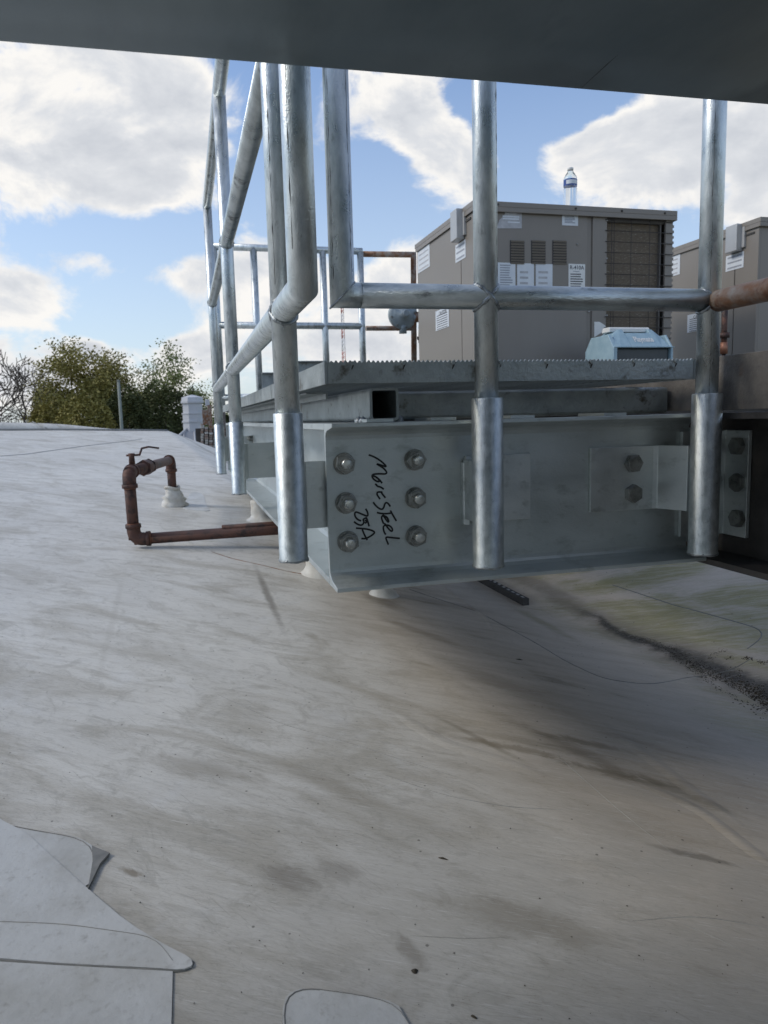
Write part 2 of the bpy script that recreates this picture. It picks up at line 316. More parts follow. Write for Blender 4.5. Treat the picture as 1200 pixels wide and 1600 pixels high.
# ------------------------------------------------------------------ mesh building
class MB:
    def __init__(s): s.v = []; s.f = []; s.sm = []
    def add(s, vs, fs, smooth=False):
        o = len(s.v); s.v += [tuple(v) for v in vs]; s.f += [tuple(i+o for i in f) for f in fs]; s.sm += [smooth]*len(fs); return s
    def box(s, x0, x1, y0, y1, z0, z1):
        return s.add([(x0,y0,z0),(x1,y0,z0),(x1,y1,z0),(x0,y1,z0),(x0,y0,z1),(x1,y0,z1),(x1,y1,z1),(x0,y1,z1)],
              [(0,3,2,1),(4,5,6,7),(0,1,5,4),(1,2,6,5),(2,3,7,6),(3,0,4,7)])
    def hexa(s, p): return s.add(p, [(0,3,2,1),(4,5,6,7),(0,1,5,4),(1,2,6,5),(2,3,7,6),(3,0,4,7)])
    def prism(s, poly, axis, a, b):
        """poly: 2-D points in the two other axes, extruded along axis from a to b"""
        def P(u, v, t): return {'x': (t, u, v), 'y': (u, t, v), 'z': (u, v, t)}[axis]
        n = len(poly); vs = [P(u, v, a) for u, v in poly]+[P(u, v, b) for u, v in poly]
        return s.add(vs, [tuple(range(n))[::-1], tuple(range(n, 2*n))]+[(i, (i+1) % n, n+(i+1) % n, n+i) for i in range(n)])
    def tube(s, pts, r, n=20, caps=True, smooth=True, closed=False):
        pts = [Vector(p) for p in pts]; rs = r if isinstance(r, (list, tuple)) else [r]*len(pts)
        dirs = []
        for i in range(len(pts)):
            if closed: a = (pts[i]-pts[i-1]).normalized(); b = (pts[(i+1) % len(pts)]-pts[i]).normalized()
            else:
                a = (pts[i]-pts[i-1]).normalized() if i else (pts[1]-pts[0]).normalized()
                b = (pts[i+1]-pts[i]).normalized() if i < len(pts)-1 else a
            t = (a+b); t = t.normalized() if t.length > 1e-6 else a
            dirs.append((t, 1/max(.35, t.dot(a)), a, b))
        u = Vector((0, 0, 1)) if abs(dirs[0][0].z) < .9 else Vector((1, 0, 0))
        rings = []
        for p, (t, k, a, b), rr in zip(pts, dirs, rs):
            u = (u-t*u.dot(t)).normalized(); w = t.cross(u)
            bend = (b-a); bend = bend - t*bend.dot(t)
            bn = bend.normalized() if bend.length > 1e-5 else None
            ring = []
            for j in range(n):
                an = 2*pi*j/n; o = (u*cos(an)+w*sin(an))*rr
                if bn is not None: o = o + bn*(o.dot(bn)*(k-1))
                ring.append(p+o)
            rings.append(ring)
        o = len(s.v)
        for rg in rings: s.v += [tuple(q) for q in rg]
        m = len(rings)
        for i in range(m-(0 if closed else 1)):
            i2 = (i+1) % m
            for j in range(n):
                s.f.append((o+i*n+j, o+i*n+(j+1) % n, o+i2*n+(j+1) % n, o+i2*n+j)); s.sm.append(smooth)
        if caps and not closed:
            s.f.append(tuple(o+j for j in range(n))[::-1]); s.f.append(tuple(o+(m-1)*n+j for j in range(n))); s.sm += [False, False]
        return s
    def lathe(s, prof, c=(0, 0, 0), n=24, axis='z', smooth=True):
        vs = []; fs = []
        for r, h in prof:
            for j in range(n):
                a = 2*pi*j/n; p = (r*cos(a), r*sin(a), h)
                p = {'z': p, 'y': (p[0], p[2], p[1]), 'x': (p[2], p[0], p[1])}[axis]
                vs.append((p[0]+c[0], p[1]+c[1], p[2]+c[2]))
        for i in range(len(prof)-1):
            for j in range(n): fs.append((i*n+j, i*n+(j+1) % n, (i+1)*n+(j+1) % n, (i+1)*n+j))
        s.add(vs, fs, smooth)
        s.add([], []); o = len(s.v)-len(vs)
        if prof[0][0] > 1e-5: s.f.append(tuple(o+j for j in range(n))[::-1]); s.sm.append(False)
        if prof[-1][0] > 1e-5: s.f.append(tuple(o+(len(prof)-1)*n+j for j in range(n))); s.sm.append(False)
        return s
    def mesh(s, name, m, off=Vector((0, 0, 0)), bevel=0):
        me = bpy.data.meshes.new(name); me.from_pydata([(a-off[0], b-off[1], c-off[2]) for a, b, c in s.v], [], s.f)
        me.polygons.foreach_set('use_smooth', s.sm)
        bm = bmesh.new(); bm.from_mesh(me); bmesh.ops.recalc_face_normals(bm, faces=bm.faces)
        bm.to_mesh(me); bm.free(); me.materials.append(m); me.update(); return me
    def build(s, name, m, parent=None, bevel=0, **kw):
        off = wloc(parent) if parent else Vector((0, 0, 0))
        me = s.mesh(name, m, off); return link(name, me, parent, bevel=bevel, **kw)
def wloc(o):
    l = Vector(o.location)
    while o.parent: o = o.parent; l += Vector(o.location)
    return l
def link(name, me, parent=None, loc=None, bevel=0, label=None):
    o = bpy.data.objects.new(name, me); COL.objects.link(o)
    if parent: o.parent = parent
    if loc: o.location = loc
    if bevel:
        b = o.modifiers.new('bevel', 'BEVEL'); b.width = bevel; b.segments = 2; b.limit_method = 'ANGLE'; b.angle_limit = radians(40)
    if label: o['label'] = label
    return o
def thing(name, loc, label, cat, group=None):
    o = bpy.data.objects.new(name, None); COL.objects.link(o); o.location = loc; o.empty_display_size = .1
    return tag(o, label, cat, group)
def tag(o, label=None, cat=None, group=None, kind=None):
    if label: o['label'] = label
    if cat: o['category'] = cat
    if group: o['group'] = group
    if kind: o['kind'] = kind
    return o
def kids(o): return [c for c in COL.objects if c.parent == o]
def copy_tree(o, parent=None, idx=None):
    if idx is None:
        idx = {}
        for c in COL.objects:
            if c.parent: idx.setdefault(c.parent.name, []).append(c)
    c = o.copy(); COL.objects.link(c); c.parent = parent
    for ch in idx.get(o.name, []): copy_tree(ch, c, idx)
    return c

# ------------------------------------------------------------------ roof surface
def lerp(x, xs, ys): return float(np.interp(x, xs, ys))
def ss(x, a, b): t = min(1, max(0, (x-a)/(b-a))); return t*t*(3-2*t)
def XV(Y): return lerp(Y, [.3, 1.3, 1.9, 2.4, 4, 6], [1.33, 1.25, 1.16, 1.0, .9, .8])
def XB(Y): return lerp(Y, [3.0, 3.84, 5.33, 7.3, 9.25, 10], [.5, .40, .23, .06, -.18, -.28])
def roof(X, Y, fine=True):
    z = -.70+.063*Y-.035*X
    xv = XV(Y); d = X-xv
    far = ss(Y, 3.0, 4.4)
    z += (1-far)*(.30*max(0, d-.05) - .045*exp(-(d/.38)**2))
    z -= far*.38*max(0, X-XB(Y))
    if fine:
        z += .005*noise.noise((X*1.7, Y*1.3, 1.5)) + .0018*noise.noise((X*6, Y*5, 4.2))
        z += .012*noise.noise((X*.5, Y*.5, 9.1))*ss(Y, 2, 5)
    return z
def onroof(x, y, up=0.0):
    d = ray(x, y)
    if d.z > -.0005: d = Vector((d.x, d.y, -.0005))
    t0 = .3; t1 = None; t = .3
    while t < 14:
        p = d*t
        if p.z < roof(p.x, p.y)+up: t1 = t; break
        t0 = t; t *= 1.02
    if t1 is None: return d*9
    for _ in range(30):
        tm = (t0+t1)/2; p = d*tm
        if p.z < roof(p.x, p.y)+up: t1 = tm
        else: t0 = tm
    p = d*t1; return Vector((p.x, p.y, roof(p.x, p.y)+up))

def build_roof():
    xs = list(np.arange(-16, -2.4, .8))+list(np.arange(-2.4, -.9, .08))+list(np.arange(-.9, 2.4, .03))+list(np.arange(2.4, 6.01, .3))
    ys = list(np.arange(-6, -.6, .6))+list(np.arange(-.6, .4, .1))+list(np.arange(.4, 3.2, .03))+list(np.arange(3.2, 9.75, .08))
    V = [(x, y, roof(x, y)) for y in ys for x in xs]; nx = len(xs)
    Fc = [(j*nx+i, j*nx+i+1, (j+1)*nx+i+1, (j+1)*nx+i) for j in range(len(ys)-1) for i in range(nx-1)]
    mb = MB(); mb.add(V, Fc, True)
    # far and right rims turn down so the roof has an edge
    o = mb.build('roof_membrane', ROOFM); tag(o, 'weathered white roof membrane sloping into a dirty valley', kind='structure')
    rim = MB(); vs = [(x, 9.7, roof(x, 9.7)) for x in xs]+[(x, 9.72, -5) for x in xs]
    rim.add(vs, [(i, i+1, nx+i+1, nx+i) for i in range(nx-1)])
    r = rim.build('roof_edge_wall', BRICK); tag(r, kind='structure')
    return o
ROOF = build_roof()

def strip(pts, w, h, taper=True, base=-.0015, asym=0):
    """a low draped ridge along pts on the roof"""
    P = []
    for a, b in zip(pts[:-1], pts[1:]):
        n = max(2, int((b-a).length/.02))
        for i in range(n): P.append(a.lerp(b, i/n))
    P.append(pts[-1])
    # smooth
    for _ in range(3):
        P = [P[0]]+[(P[i-1]+P[i]*2+P[i+1])/4 for i in range(1, len(P)-1)]+[P[-1]]
    mb = MB(); vs = []; K = 7
    for i, p in enumerate(P):
        t = (P[min(i+1, len(P)-1)]-P[max(i-1, 0)]); t.z = 0; t.normalize(); s = Vector((t.y, -t.x, 0))
        k = min(1, min(i, len(P)-1-i)/max(1, len(P)*.15)) if taper else 1
        for j in range(K):
            u = (j/(K-1)*2-1); q = p+s*(u*w/2*(.4+.6*k)); hh = h*k*(cos(u*pi/2)**1.3 if not asym else max(0, (1-abs(u))) )
            vs.append((q.x, q.y, roof(q.x, q.y)+base+hh+.0015))
    fs = [(i*K+j, i*K+j+1, (i+1)*K+j+1, (i+1)*K+j) for i in range(len(P)-1) for j in range(K-1)]
    return mb.add(vs, fs, True)
def R(pts, up=0): return [onroof(x, y, up) for x, y in pts]

def patch(name, px, th, lift=0, mat_=PATCHM, sub=3):
    """a thin glued sheet draped on the roof; px is its outline"""
    P = R(px); 
    bm = bmesh.new(); vs = [bm.verts.new((p.x, p.y, 0)) for p in P]
    f = bm.faces.new(vs); bmesh.ops.triangulate(bm, faces=[f])
    bmesh.ops.subdivide_edges(bm, edges=bm.edges, cuts=sub, use_grid_fill=True)
    bmesh.ops.triangulate(bm, faces=bm.faces)
    top = list(bm.faces); ex = bmesh.ops.extrude_face_region(bm, geom=top)
    low = [g for g in ex['geom'] if isinstance(g, bmesh.types.BMVert)]
    lows = set(low)
    for v in bm.verts: v.co.z = roof(v.co.x, v.co.y) + (lift+th if v not in lows else lift-.002)
    bmesh.ops.recalc_face_normals(bm, faces=bm.faces)
    me = bpy.data.meshes.new(name); bm.to_mesh(me); bm.free(); me.materials.append(mat_)
    o = link(name, me, ROOF); return o
def sparse(px, k=3):
    P = [Vector((a, b)) for a, b in px]; 
    for _ in range(k):
        Q = []
        for a, b in zip(P, P[1:]+P[:1]): Q += [a*.8+b*.2, a*.2+b*.8]
        P = Q
    return [(p.x, p.y) for p in P]

patch('membrane_patch', sparse([(-90,1225),(0,1283),(40,1303),(75,1335),(135,1390),(200,1445),(258,1480),(298,1500),(302,1512),(285,1519),(240,1516),(100,1509),(0,1501),(-90,1496)], 1), .0035)
patch('membrane_patch', sparse([(15,1291),(60,1300),(122,1309),(147,1324),(147,1345),(137,1392),(100,1372),(60,1330)], 1), .0018)
patch('membrane_sheet', [(-90,1499),(270,1520),(268,1600),(266,1680),(-90,1680)], .0022)
patch('membrane_patch', sparse([(449,1660),(441,1585),(447,1558),(472,1547),(540,1555),(604,1565),(628,1578),(660,1660)], 1), .003)
patch('membrane_patch', sparse([(300,768),(318,772),(322,790),(330,800),(285,796),(288,786)], 1), .002)
patch('seam_gap', [(144,1326),(172,1337),(157,1353),(148,1372),(138,1393),(145,1350)], .0012, .0036, CAULK, 1)
def seam(px, w=.004, h=.0016, m=SEAM, lift=.0, name='membrane_seam', taper=False):
    mb = strip(R(px), w, h+lift, taper); return mb.build(name, m, ROOF)
seam([(18,1292),(60,1301),(120,1309),(145,1323),(149,1345),(138,1392)], .0035, .003, CAULK)
seam([(-60,1498),(0,1502),(100,1509),(240,1517),(285,1520),(299,1514),(301,1504)], .005, .0030, CAULK)
seam([(0,1284),(40,1304),(75,1336),(135,1391),(200,1446),(258,1481),(297,1501)], .0018, .0024)
seam([(270,1521),(268,1600),(266,1670)], .0016, .0022, CAULK)
seam([(0,1444),(100,1447),(200,1462),(235,1465),(255,1482),(270,1505)], .0014, .0042)
seam([(449,1640),(441,1585),(447,1558),(472,1547),(500,1550)], .0055, .0040, CAULK)
seam([(500,1550),(540,1555),(604,1565),(628,1578),(650,1625)], .0024, .0040, CAULK)
seam([(0,713),(40,710),(90,703),(150,695),(222,686)], .02, .004, CAULK)
seam([(640,921),(747,956),(841,1007),(883,1033),(943,1061),(1013,1070),(1083,1056),(1140,1050),(1175,1028)], .0026, .0013)
seam([(957,914),(1083,953),(1190,983),(1195,995),(1167,1014)], .0032, .0013, CAULK)
seam([(1000,1225),(1090,1262),(1150,1310),(1215,1360)], .03, .0022, ROOFM, name='membrane_wrinkle', taper=True)
seam([(330,862),(360,872),(450,893),(520,905)], .008, .0014, RUSTO, name='rust_stain_line', taper=True)
seam([(620,1115),(700,1165),(760,1180),(860,1215)], .035, .0018, ROOFM, name='membrane_wrinkle', taper=True)
seam([(940,1130),(1010,1180),(1080,1235),(1160,1290)], .035, .0018, ROOFM, name='membrane_wrinkle', taper=True)
seam([(690,910),(720,938),(760,965),(770,985)], .02, .0025, ROOFM, name='membrane_wrinkle', taper=True)

for px_, w_ in (([(340,1085),(450,1135),(560,1165),(700,1210),(760,1228)], .0016), ([(600,1210),(700,1245),(800,1262),(880,1265)], .002), 
               ([(640,1462),(740,1468),(800,1464)], .0012), ([(980,1440),(1090,1430),(1200,1450)], .0014), ([(870,1180),(960,1260),(1060,1340)], .0012), ([(1060,1440),(1130,1470),(1190,1500)], .001)):
    seam(px_, w_, .0006, SCUFF, name='scuff_mark', taper=True)
def curb():
    # rounded membrane-covered curb along the far edge, dying out to the right
    top = [(-700,640),(-300,650),(0,660),(60,661),(100,663),(150,668),(207,673),(262,674)]
    mb = MB(); K = 9; vs = []; n = 46
    for i in range(n):
        px = -700+962*i/(n-1); yt = float(np.interp(px, [a for a, b in top], [b for a, b in top]))
        p = onY(px, 676, 9.55); zt = onY(px, yt, 9.62).z; x = p.x
        for j in range(K):
            a = pi*j/(K-1); zz = roof(x, 9.6)-.01; vs.append((x, 9.62-.12*cos(a), zz+max(.012, zt-zz)*sin(a)**.7))
    mb.add(vs, [(i*K+j, i*K+j+1, (i+1)*K+j+1, (i+1)*K+j) for i in range(n-1) for j in range(K-1)], True)
    o = mb.build('roof_edge_curb', ROOFM); tag(o, 'low rounded membrane curb along the far roof edge', kind='structure')
    s = MB(); s.tube([(p.x, 9.49, roof(p.x, 9.49)+.006) for p in [onY(x, 676, 9.5) for x in (-600,-200,0,80,160,262)]], .016, 8); s.build('termination_bar', CAULK, o)
    for px in (48, -250):
        a = onY(px, 663, 9.5); b = onY(px+26, 676, 9.5); s = MB(); s.tube([(a.x, 9.6, a.z+.03), (b.x, 9.5, roof(b.x, 9.5)+.02)], .008, 6); s.build('curb_joint', CAULK, o)
curb()

# muck and litter
def litter():
    mb = MB(); rnd = random.Random(3)
    def flake(p, s, e=.25):
        a = rnd.random()*6.28; u = Vector((cos(a), sin(a), 0)); w = Vector((-sin(a), cos(a), 0)); k = rnd.uniform(e, .9)
        q = [p+u*s, p+w*s*k, p-u*s*rnd.uniform(.7, 1), p-w*s*k*rnd.uniform(.6, 1.1)]
        h = s*.25; mb.add([(v.x, v.y, roof(v.x, v.y)+.0006) for v in q]+[(p.x, p.y, roof(p.x, p.y)+h+.001)], [(0,1,4),(1,2,4),(2,3,4),(3,0,4)])
    line = [(930,970),(990,995),(1040,1012),(1080,1040),(1120,1060),(1160,1078),(1205,1100),(1240,1118)]
    L2 = R(line)
    for i in range(2600):
        k = rnd.random()**.7*(len(L2)-1); a = L2[int(k)].lerp(L2[min(len(L2)-1, int(k)+1)], k % 1)
        sp = .006+.026*(k/len(L2))**1.3; p = a+Vector((rnd.gauss(0, sp), rnd.gauss(0, sp), 0)); flake(p, rnd.uniform(.0006, .0028)*(.5+k/len(L2)))
    for x, y, s in [(1168,1028,.012),(1140,1028,.008),(1130,1018,.006),(1120,1022,.006),(1110,1028,.006),(1155,1048,.006),(1190,1035,.01)]:
        for _ in range(26): flake(onroof(x+rnd.gauss(0, 4), y+rnd.gauss(0, 1.6)), s*rnd.uniform(.08, .3))
    for i in range(260):
        flake(onroof(rnd.uniform(-20, 1220), rnd.uniform(930, 1620)), rnd.choice([.0006, .0008, .001, .0016]))
    o = mb.build('roof_litter', MUCK); tag(o, 'black grit and leaf muck lying along the roof valley', 'debris', kind='stuff')
litter()
def scrap(x, y, l, w, ang, label):
    p = onroof(x, y); mb = MB(); n = 8; vs = []; rnd = random.Random(int(x))
    c, s = cos(ang), sin(ang)
    for j in range(n):
        a = 2*pi*j/n; k = rnd.uniform(.65, 1.1); u = l*cos(a)*k; v = w*sin(a)*k; X = p.x+u*c-v*s; Y = p.y+u*s+v*c; vs.append((X, Y, roof(X, Y)+.0005))
    vs.append((p.x, p.y, p.z+.003)); mb.add(vs, [(j, (j+1) % n, n) for j in range(n)])
    t = mb.build('debris_scrap', LEAFD); tag(t, label, 'debris')
scrap(692, 1342, .0085, .0022, -.6, 'small black sliver of debris lying alone near the middle of the lower roof')
scrap(648, 1518, .005, .0045, .2, 'crumpled black crumb of debris near the bottom edge of the photo')
scrap(741, 1590, .005, .002, -.9, 'tiny dark scrap at the very bottom edge, right of centre')
scrap(812, 1031, .012, .003, -.5, 'thin dark twig lying on the streaky roof below the platform beam')

# ------------------------------------------------------------------ bolts
def hexpts(r, rot=0): return [(r*cos(rot+pi/3*i), r*sin(rot+pi/3*i)) for i in range(6)]
def bolt(parent, c, axis, sgn, af=.034, stub=.016, head=.014, washer=True, rot=.3, name='hex_bolt'):
    """hex nut or head on a surface at c; axis 'x' or 'y'; sgn = outward direction"""
    mb = MB(); a = 'xyz'.index(axis); t = c[a]; r = af/1.732
    def prism(poly, t0, t1):
        poly = [(u+[c[i] for i in range(3) if i != a][0], v+[c[i] for i in range(3) if i != a][1]) for u, v in poly]
        mb.prism(poly, axis, t0, t1)
    t0 = t
    if washer:
        mb.lathe([(r*1.05, 0), (r*1.05, .003*sgn), (0.0, .003*sgn)], c, 24, axis, False); t0 = t+.003*sgn
    prism(hexpts(r, rot), t0, t0+head*sgn)
    cc = list(c); cc[a] = t0+head*sgn
    mb.lathe([(r*.80, 0), (r*.74, .0012*sgn), (0, .0012*sgn)], cc, 20, axis, False)
    nf = len(mb.f)
    if stub: mb.lathe([(.0098, 0), (.0098, stub*sgn*.85), (.0085, stub*sgn), (0, stub*sgn)], cc, 18, axis, True)
    o = mb.build(name, NUT, parent, bevel=.001); o.data.materials.append(BOLT)
    for i, f in enumerate(o.data.polygons):
        if i >= nf: f.material_index = 1
    return o

# ------------------------------------------------------------------ new galvanized platform
ZT, ZB = -.008, -.313
YW = 1.35
plat = thing('steel_platform', (.25, 1.35, ZB), 'new galvanized steel platform of channels, square tubes and serrated grating with black marker writing', 'platform')
def channel_front():
    # C section: flanges towards the viewer
    y1, y0 = YW+.008, 1.283
    tf, tr = .0075, .0165
    prof = [(y1, ZB), (y1, ZT), (y0, ZT), (y0, ZT-tf), (y0+.05, ZT-tr+.003), (YW-.006, ZT-tr-.002), (YW-.0015, ZT-tr-.007), (YW, ZT-tr-.014),
            (YW, ZB+tr+.014), (YW-.0015, ZB+tr+.007), (YW-.006, ZB+tr+.002), (y0+.05, ZB+tr-.003), (y0, ZB+tf), (y0, ZB)]
    mb = MB(); mb.prism(prof, 'x', .25, 1.034); mb.box(1.0345, 1.112, YW+.0002, YW+.0078, ZB+.03, ZT-.03)
    return mb.build('front_channel', GB, plat, bevel=.0012)
fch = channel_front()
for px, py in ((540,725),(543,787),(546,848),(651,719),(652,779),(653,839)):
    p = onY(px, py, YW-.015); bolt(fch, (p.x, YW-.0002, p.z), 'y', -1, rot=random.uniform(0, 1), stub=.015)

# marker writing: strokes on the web
def writing():
    S = [[(360,108),(400,120),(470,150),(540,195),(600,245),(645,298),(560,270),(475,243),(530,275),(600,320),(650,385),(620,408),(540,402),(440,408),(410,430),(425,475),(480,520),(530,530),(520,490),(475,450),(430,435)],
         [(475,455),(525,490),(572,552)],
         [(462,560),(480,575),(500,600),(550,610),(598,645)],
         [(555,680),(575,700),(545,685),(495,690),(490,725),(510,760),(540,800)],
         [(560,700),(590,740),(625,780)],
         [(430,845),(465,895),(520,945),(570,962),(598,930),(610,880),(630,850),(665,865),(700,915)],
         [(488,1008),(540,1022),(620,1028),(700,1020),(712,1010)],
         [(700,975),(725,1025),(760,1085),(795,1142)],
         [(580,1040),(610,1085),(660,1160),(678,1150),(655,1090),(615,1060),(570,1060),(560,1090),(575,1140),(595,1185)],
         [(605,1175),(650,1235),(710,1305),(738,1290),(720,1240),(670,1205),(620,1205),(590,1225),(590,1270),(605,1320),(628,1355)],
         [(850,1412),(780,1408),(700,1398),(625,1390),(640,1440),(670,1512)],
         [(312,948),(335,985),(350,1030),(345,1068),(280,1045),(190,1005),(150,1000),(140,1040),(160,1090),(200,1125),(245,1138)],
         [(130,1150),(180,1190),(240,1210),(275,1190),(290,1150),(270,1120),(300,1100),(325,1090),(330,1100),(350,1160),(368,1225)],
         [(310,1120),(330,1160),(300,1175)],
         [(160,1252),(250,1258),(340,1268),(420,1290),(458,1318),(430,1350),(370,1390),(310,1418),(245,1415)],
         [(260,1270),(290,1350),(340,1440)]]
    mb = MB()
    for st in S:
        P = [onY(540+x/10, 700+y/10, YW-.0006) for x, y in st]
        Q = P
        for _ in range(2):
            Q2 = [Q[0]]
            for a, b in zip(Q[:-1], Q[1:]): Q2 += [a*.75+b*.25, a*.25+b*.75]
            Q = Q2+[Q[-1]]
        n = len(Q); vs = []
        for i, p in enumerate(Q):
            t = (Q[min(i+1, n-1)]-Q[max(0, i-1)]).normalized(); w = Vector((t.z, 0, -t.x))
            hw = .0018*(1 if 0 < i < n-1 else .6)
            vs += [p+w*hw, p-w*hw]
        mb.add(vs, [(2*i, 2*i+1, 2*i+3, 2*i+2) for i in range(n-1)])
    mb.build('marker_writing', MARKER, plat, label='black handwritten marker lettering MoreSteel 23A running down the web')
writing()

# side wide-flange beam running away from the viewer
YE = 4.72
def wbeam():
    tf = .012; x0, x1, xw = .25, .45, .35
    prof = [(x0, ZB), (x1, ZB), (x1, ZB+tf), (xw+.012, ZB+tf), (xw+.005, ZB+tf+.008), (xw+.005, ZT-tf-.008), (xw+.012, ZT-tf), (x1, ZT-tf), (x1, ZT), (x0, ZT), (x0, ZT-tf),
            (xw-.012, ZT-tf), (xw-.005, ZT-tf-.008), (xw-.005, ZB+tf+.008), (xw-.012, ZB+tf), (x0, ZB+tf)]
    mb = MB(); mb.prism([(a, b) for a, b in prof], 'y', YW+.0105, YE-.0)
    return mb.build('side_beam', GB, plat, bevel=.001)
sb = wbeam()
far = MB(); far.box(.25, 1.16, YE+.003, YE+.015, ZB, ZT); far.build('end_channel', GB, plat)
mid = MB(); mid.box(.36, 1.16, 3.0, 3.012, ZB+.02, ZT-.02); mid.build('middle_channel', GB, plat)
for z in (-.045, -.105): pass
mbp = MB(); mbp.box(.262, .343, YW+.0115, YW+.021, -.285, -.04); mbp.build('end_plate', GB, plat, bevel=.001)
mbp = MB(); mbp.box(.357, .44, YW+.0115, YW+.021, -.285, -.04); mbp.build('end_plate', GB, plat, bevel=.001)
for (yy, zz) in ((1.50, -.055), (1.405, -.058)):
    bolt(sb, (.3448, yy, zz), 'x', -1, af=.030, stub=.028, head=.026, rot=.1)
for yy in (2.62, 3.96):
    for zz in (-.09, -.14, -.19): bolt(sb, (.3448, yy, zz), 'x', -1, af=.028, stub=.012, rot=.1)

def hollow(x0, x1, y0, y1, z0, z1, axis, t=.005):
    mb = MB(); 
    def rr(a0, a1, b0, b1, r):
        P = []
        for (ca, cb, s) in ((a1-r, b1-r, 0), (a0+r, b1-r, 1), (a0+r, b0+r, 2), (a1-r, b0+r, 3)):
            for k in range(5): an = pi/2*(s+k/4); P.append((ca+r*cos(an), cb+r*sin(an)))
        return P
    if axis == 'y': o = rr(x0, x1, z0, z1, .008); i = rr(x0+t, x1-t, z0+t, z1-t, .004); a, b = y0, y1
    else: o = rr(y0, y1, z0, z1, .008); i = rr(y0+t, y1-t, z0+t, z1-t, .004); a, b = x0, x1
    def P(u, v, w): return (u, w, v) if axis == 'y' else (w, u, v)
    n = len(o); vs = [P(*q, a) for q in o]+[P(*q, b) for q in o]+[P(*q, a) for q in i]+[P(*q, b) for q in i]
    fs = []
    for j in range(n):
        k = (j+1) % n; fs += [(j, k, n+k, n+j), (2*n+j, 3*n+j, 3*n+k, 2*n+k), (j, 2*n+j, 2*n+k, k), (n+j, n+k, 3*n+k, 3*n+j)]
    return mb.add(vs, fs)
tz0, tz1 = -.006, .055
for x0 in (.332, .972):
    hollow(x0, x0+.056, 1.33 if x0 < .5 else 1.50, 4.7, tz0, tz1, 'y').build('square_tube', GG, plat)
for y0 in (1.42, 2.3, 3.2, 4.1):
    hollow(.392, 1.030 if y0 < 1.5 else .971, y0, y0+.056, tz0, tz1-.004, 'x').build('cross_tube', GG, plat)
for x in (.318, .44, .60, .80):
    pad = MB(); pad.box(x, x+.05, 1.30, 1.40, ZT+.0005, ZT+.006); pad.build('shim_plate', GB, plat)
w = MB(); rnd = random.Random(5)
for (x, y) in ((.322, 1.345), (.318, 1.36), (.394, 1.35)):
    w.lathe([(0, .010), (.006, .006), (.009, 0), (.008, -.004)], (x, y, ZT+.002), 10)
tag(w.build('tack_weld', WELD, plat), kind='stuff')

# grating: bearing bars, rods and banding
GX0, GX1, GZ0, GZ1 = .238, .966, .060, .098
gr = MB(); gr.box(GX0+.003, GX0+.0085, 1.2505, 4.699, GZ0+.002, GZ0+.006)
grat = gr.build('grating_deck', GG, plat, label='serrated bar grating forming the walkway deck')
def bar_mesh(front=False):
    pit = .0082; n = int((GX1-GX0-.004)/pit); poly = [(GX0+.002, GZ0)]; poly.append((GX1-.002, GZ0)); rn = random.Random(2)
    x = GX1-.002; top = []
    for i in range(n):
        xx = GX1-.002-i*pit; d = rn.uniform(-.0004, .0006)
        poly += [(xx-.0006, GZ1-.0032+d), (xx-.0022, GZ1+d), (xx-.0042, GZ1+.0003+d), (xx-.0065, GZ1-.0030+d)]
    poly.append((GX0+.002, GZ1-.003))
    off = wloc(grat) if False else wloc(plat)
    mb = MB(); mb.prism([(a-off.x, b-off.z) for a, b in poly], 'y', 0, .0048)
    return mb.mesh('bearing_bar', GG)
bm_ = bar_mesh(); nb = 0; yb = 1.25
while yb < 4.70:
    link('bearing_bar', bm_, grat, (0, yb-1.35, 0)); yb += .0302
rod = MB(); off = wloc(plat); rod.tube([(0, 1.247-1.35, GZ1-.0045-ZB), (0, 4.70-1.35, GZ1-.0045-ZB)], .0036, 8); rme = rod.mesh('cross_rod', GG)
for i in range(8):
    link('cross_rod', rme, grat, (GX0+.045+i*.0915-.25, 0, 0))
for (a, b) in ((1.25, 2.05), (2.056, 2.9), (2.906, 3.8), (3.806, 4.70)):
    m = MB(); m.box(GX0-.003, GX0+.0015, a, b, GZ0-.001, GZ1-.0005); m.build('banding_bar', GG, grat, bevel=.0006)
m = MB(); m.box(GX1-.0015, GX1+.003, 1.25, 4.7, GZ0-.001, GZ1-.0005); m.build('banding_bar', GG, grat)
m = MB(); m.box(.262, .31, 1.62, 4.7, .0555, .0595); m.box(.305, .31, 1.62, 4.7, .044, .0555); m.build('support_angle', GG, plat)
wd = MB()
for i in range(8):
    x = GX0+.045+i*.0915
    wd = MB(); k = rnd.uniform(.25, .6); wd.tube([(x+rnd.uniform(-.004, .004), 1.2493, GZ1-.004), (x+.003*k, 1.2493, GZ1-.009), (x-.002*k, 1.2494, GZ1-.009-.012*k)], [.0035*k, .0028*k, .0008], 7)
    wd.build('rod_end_weld', DARKS, grat)

# clip angle on the right end, bolted to the old beam
m = MB(); m.prism([(1.012, YW-.0005), (1.012, YW-.0095), (1.1195, YW-.0095), (1.1195, 1.274), (1.1285, 1.274), (1.1285, YW-.0005)], 'z', -.27, -.045)
clip = m.build('clip_angle', GK, plat, bevel=.001)

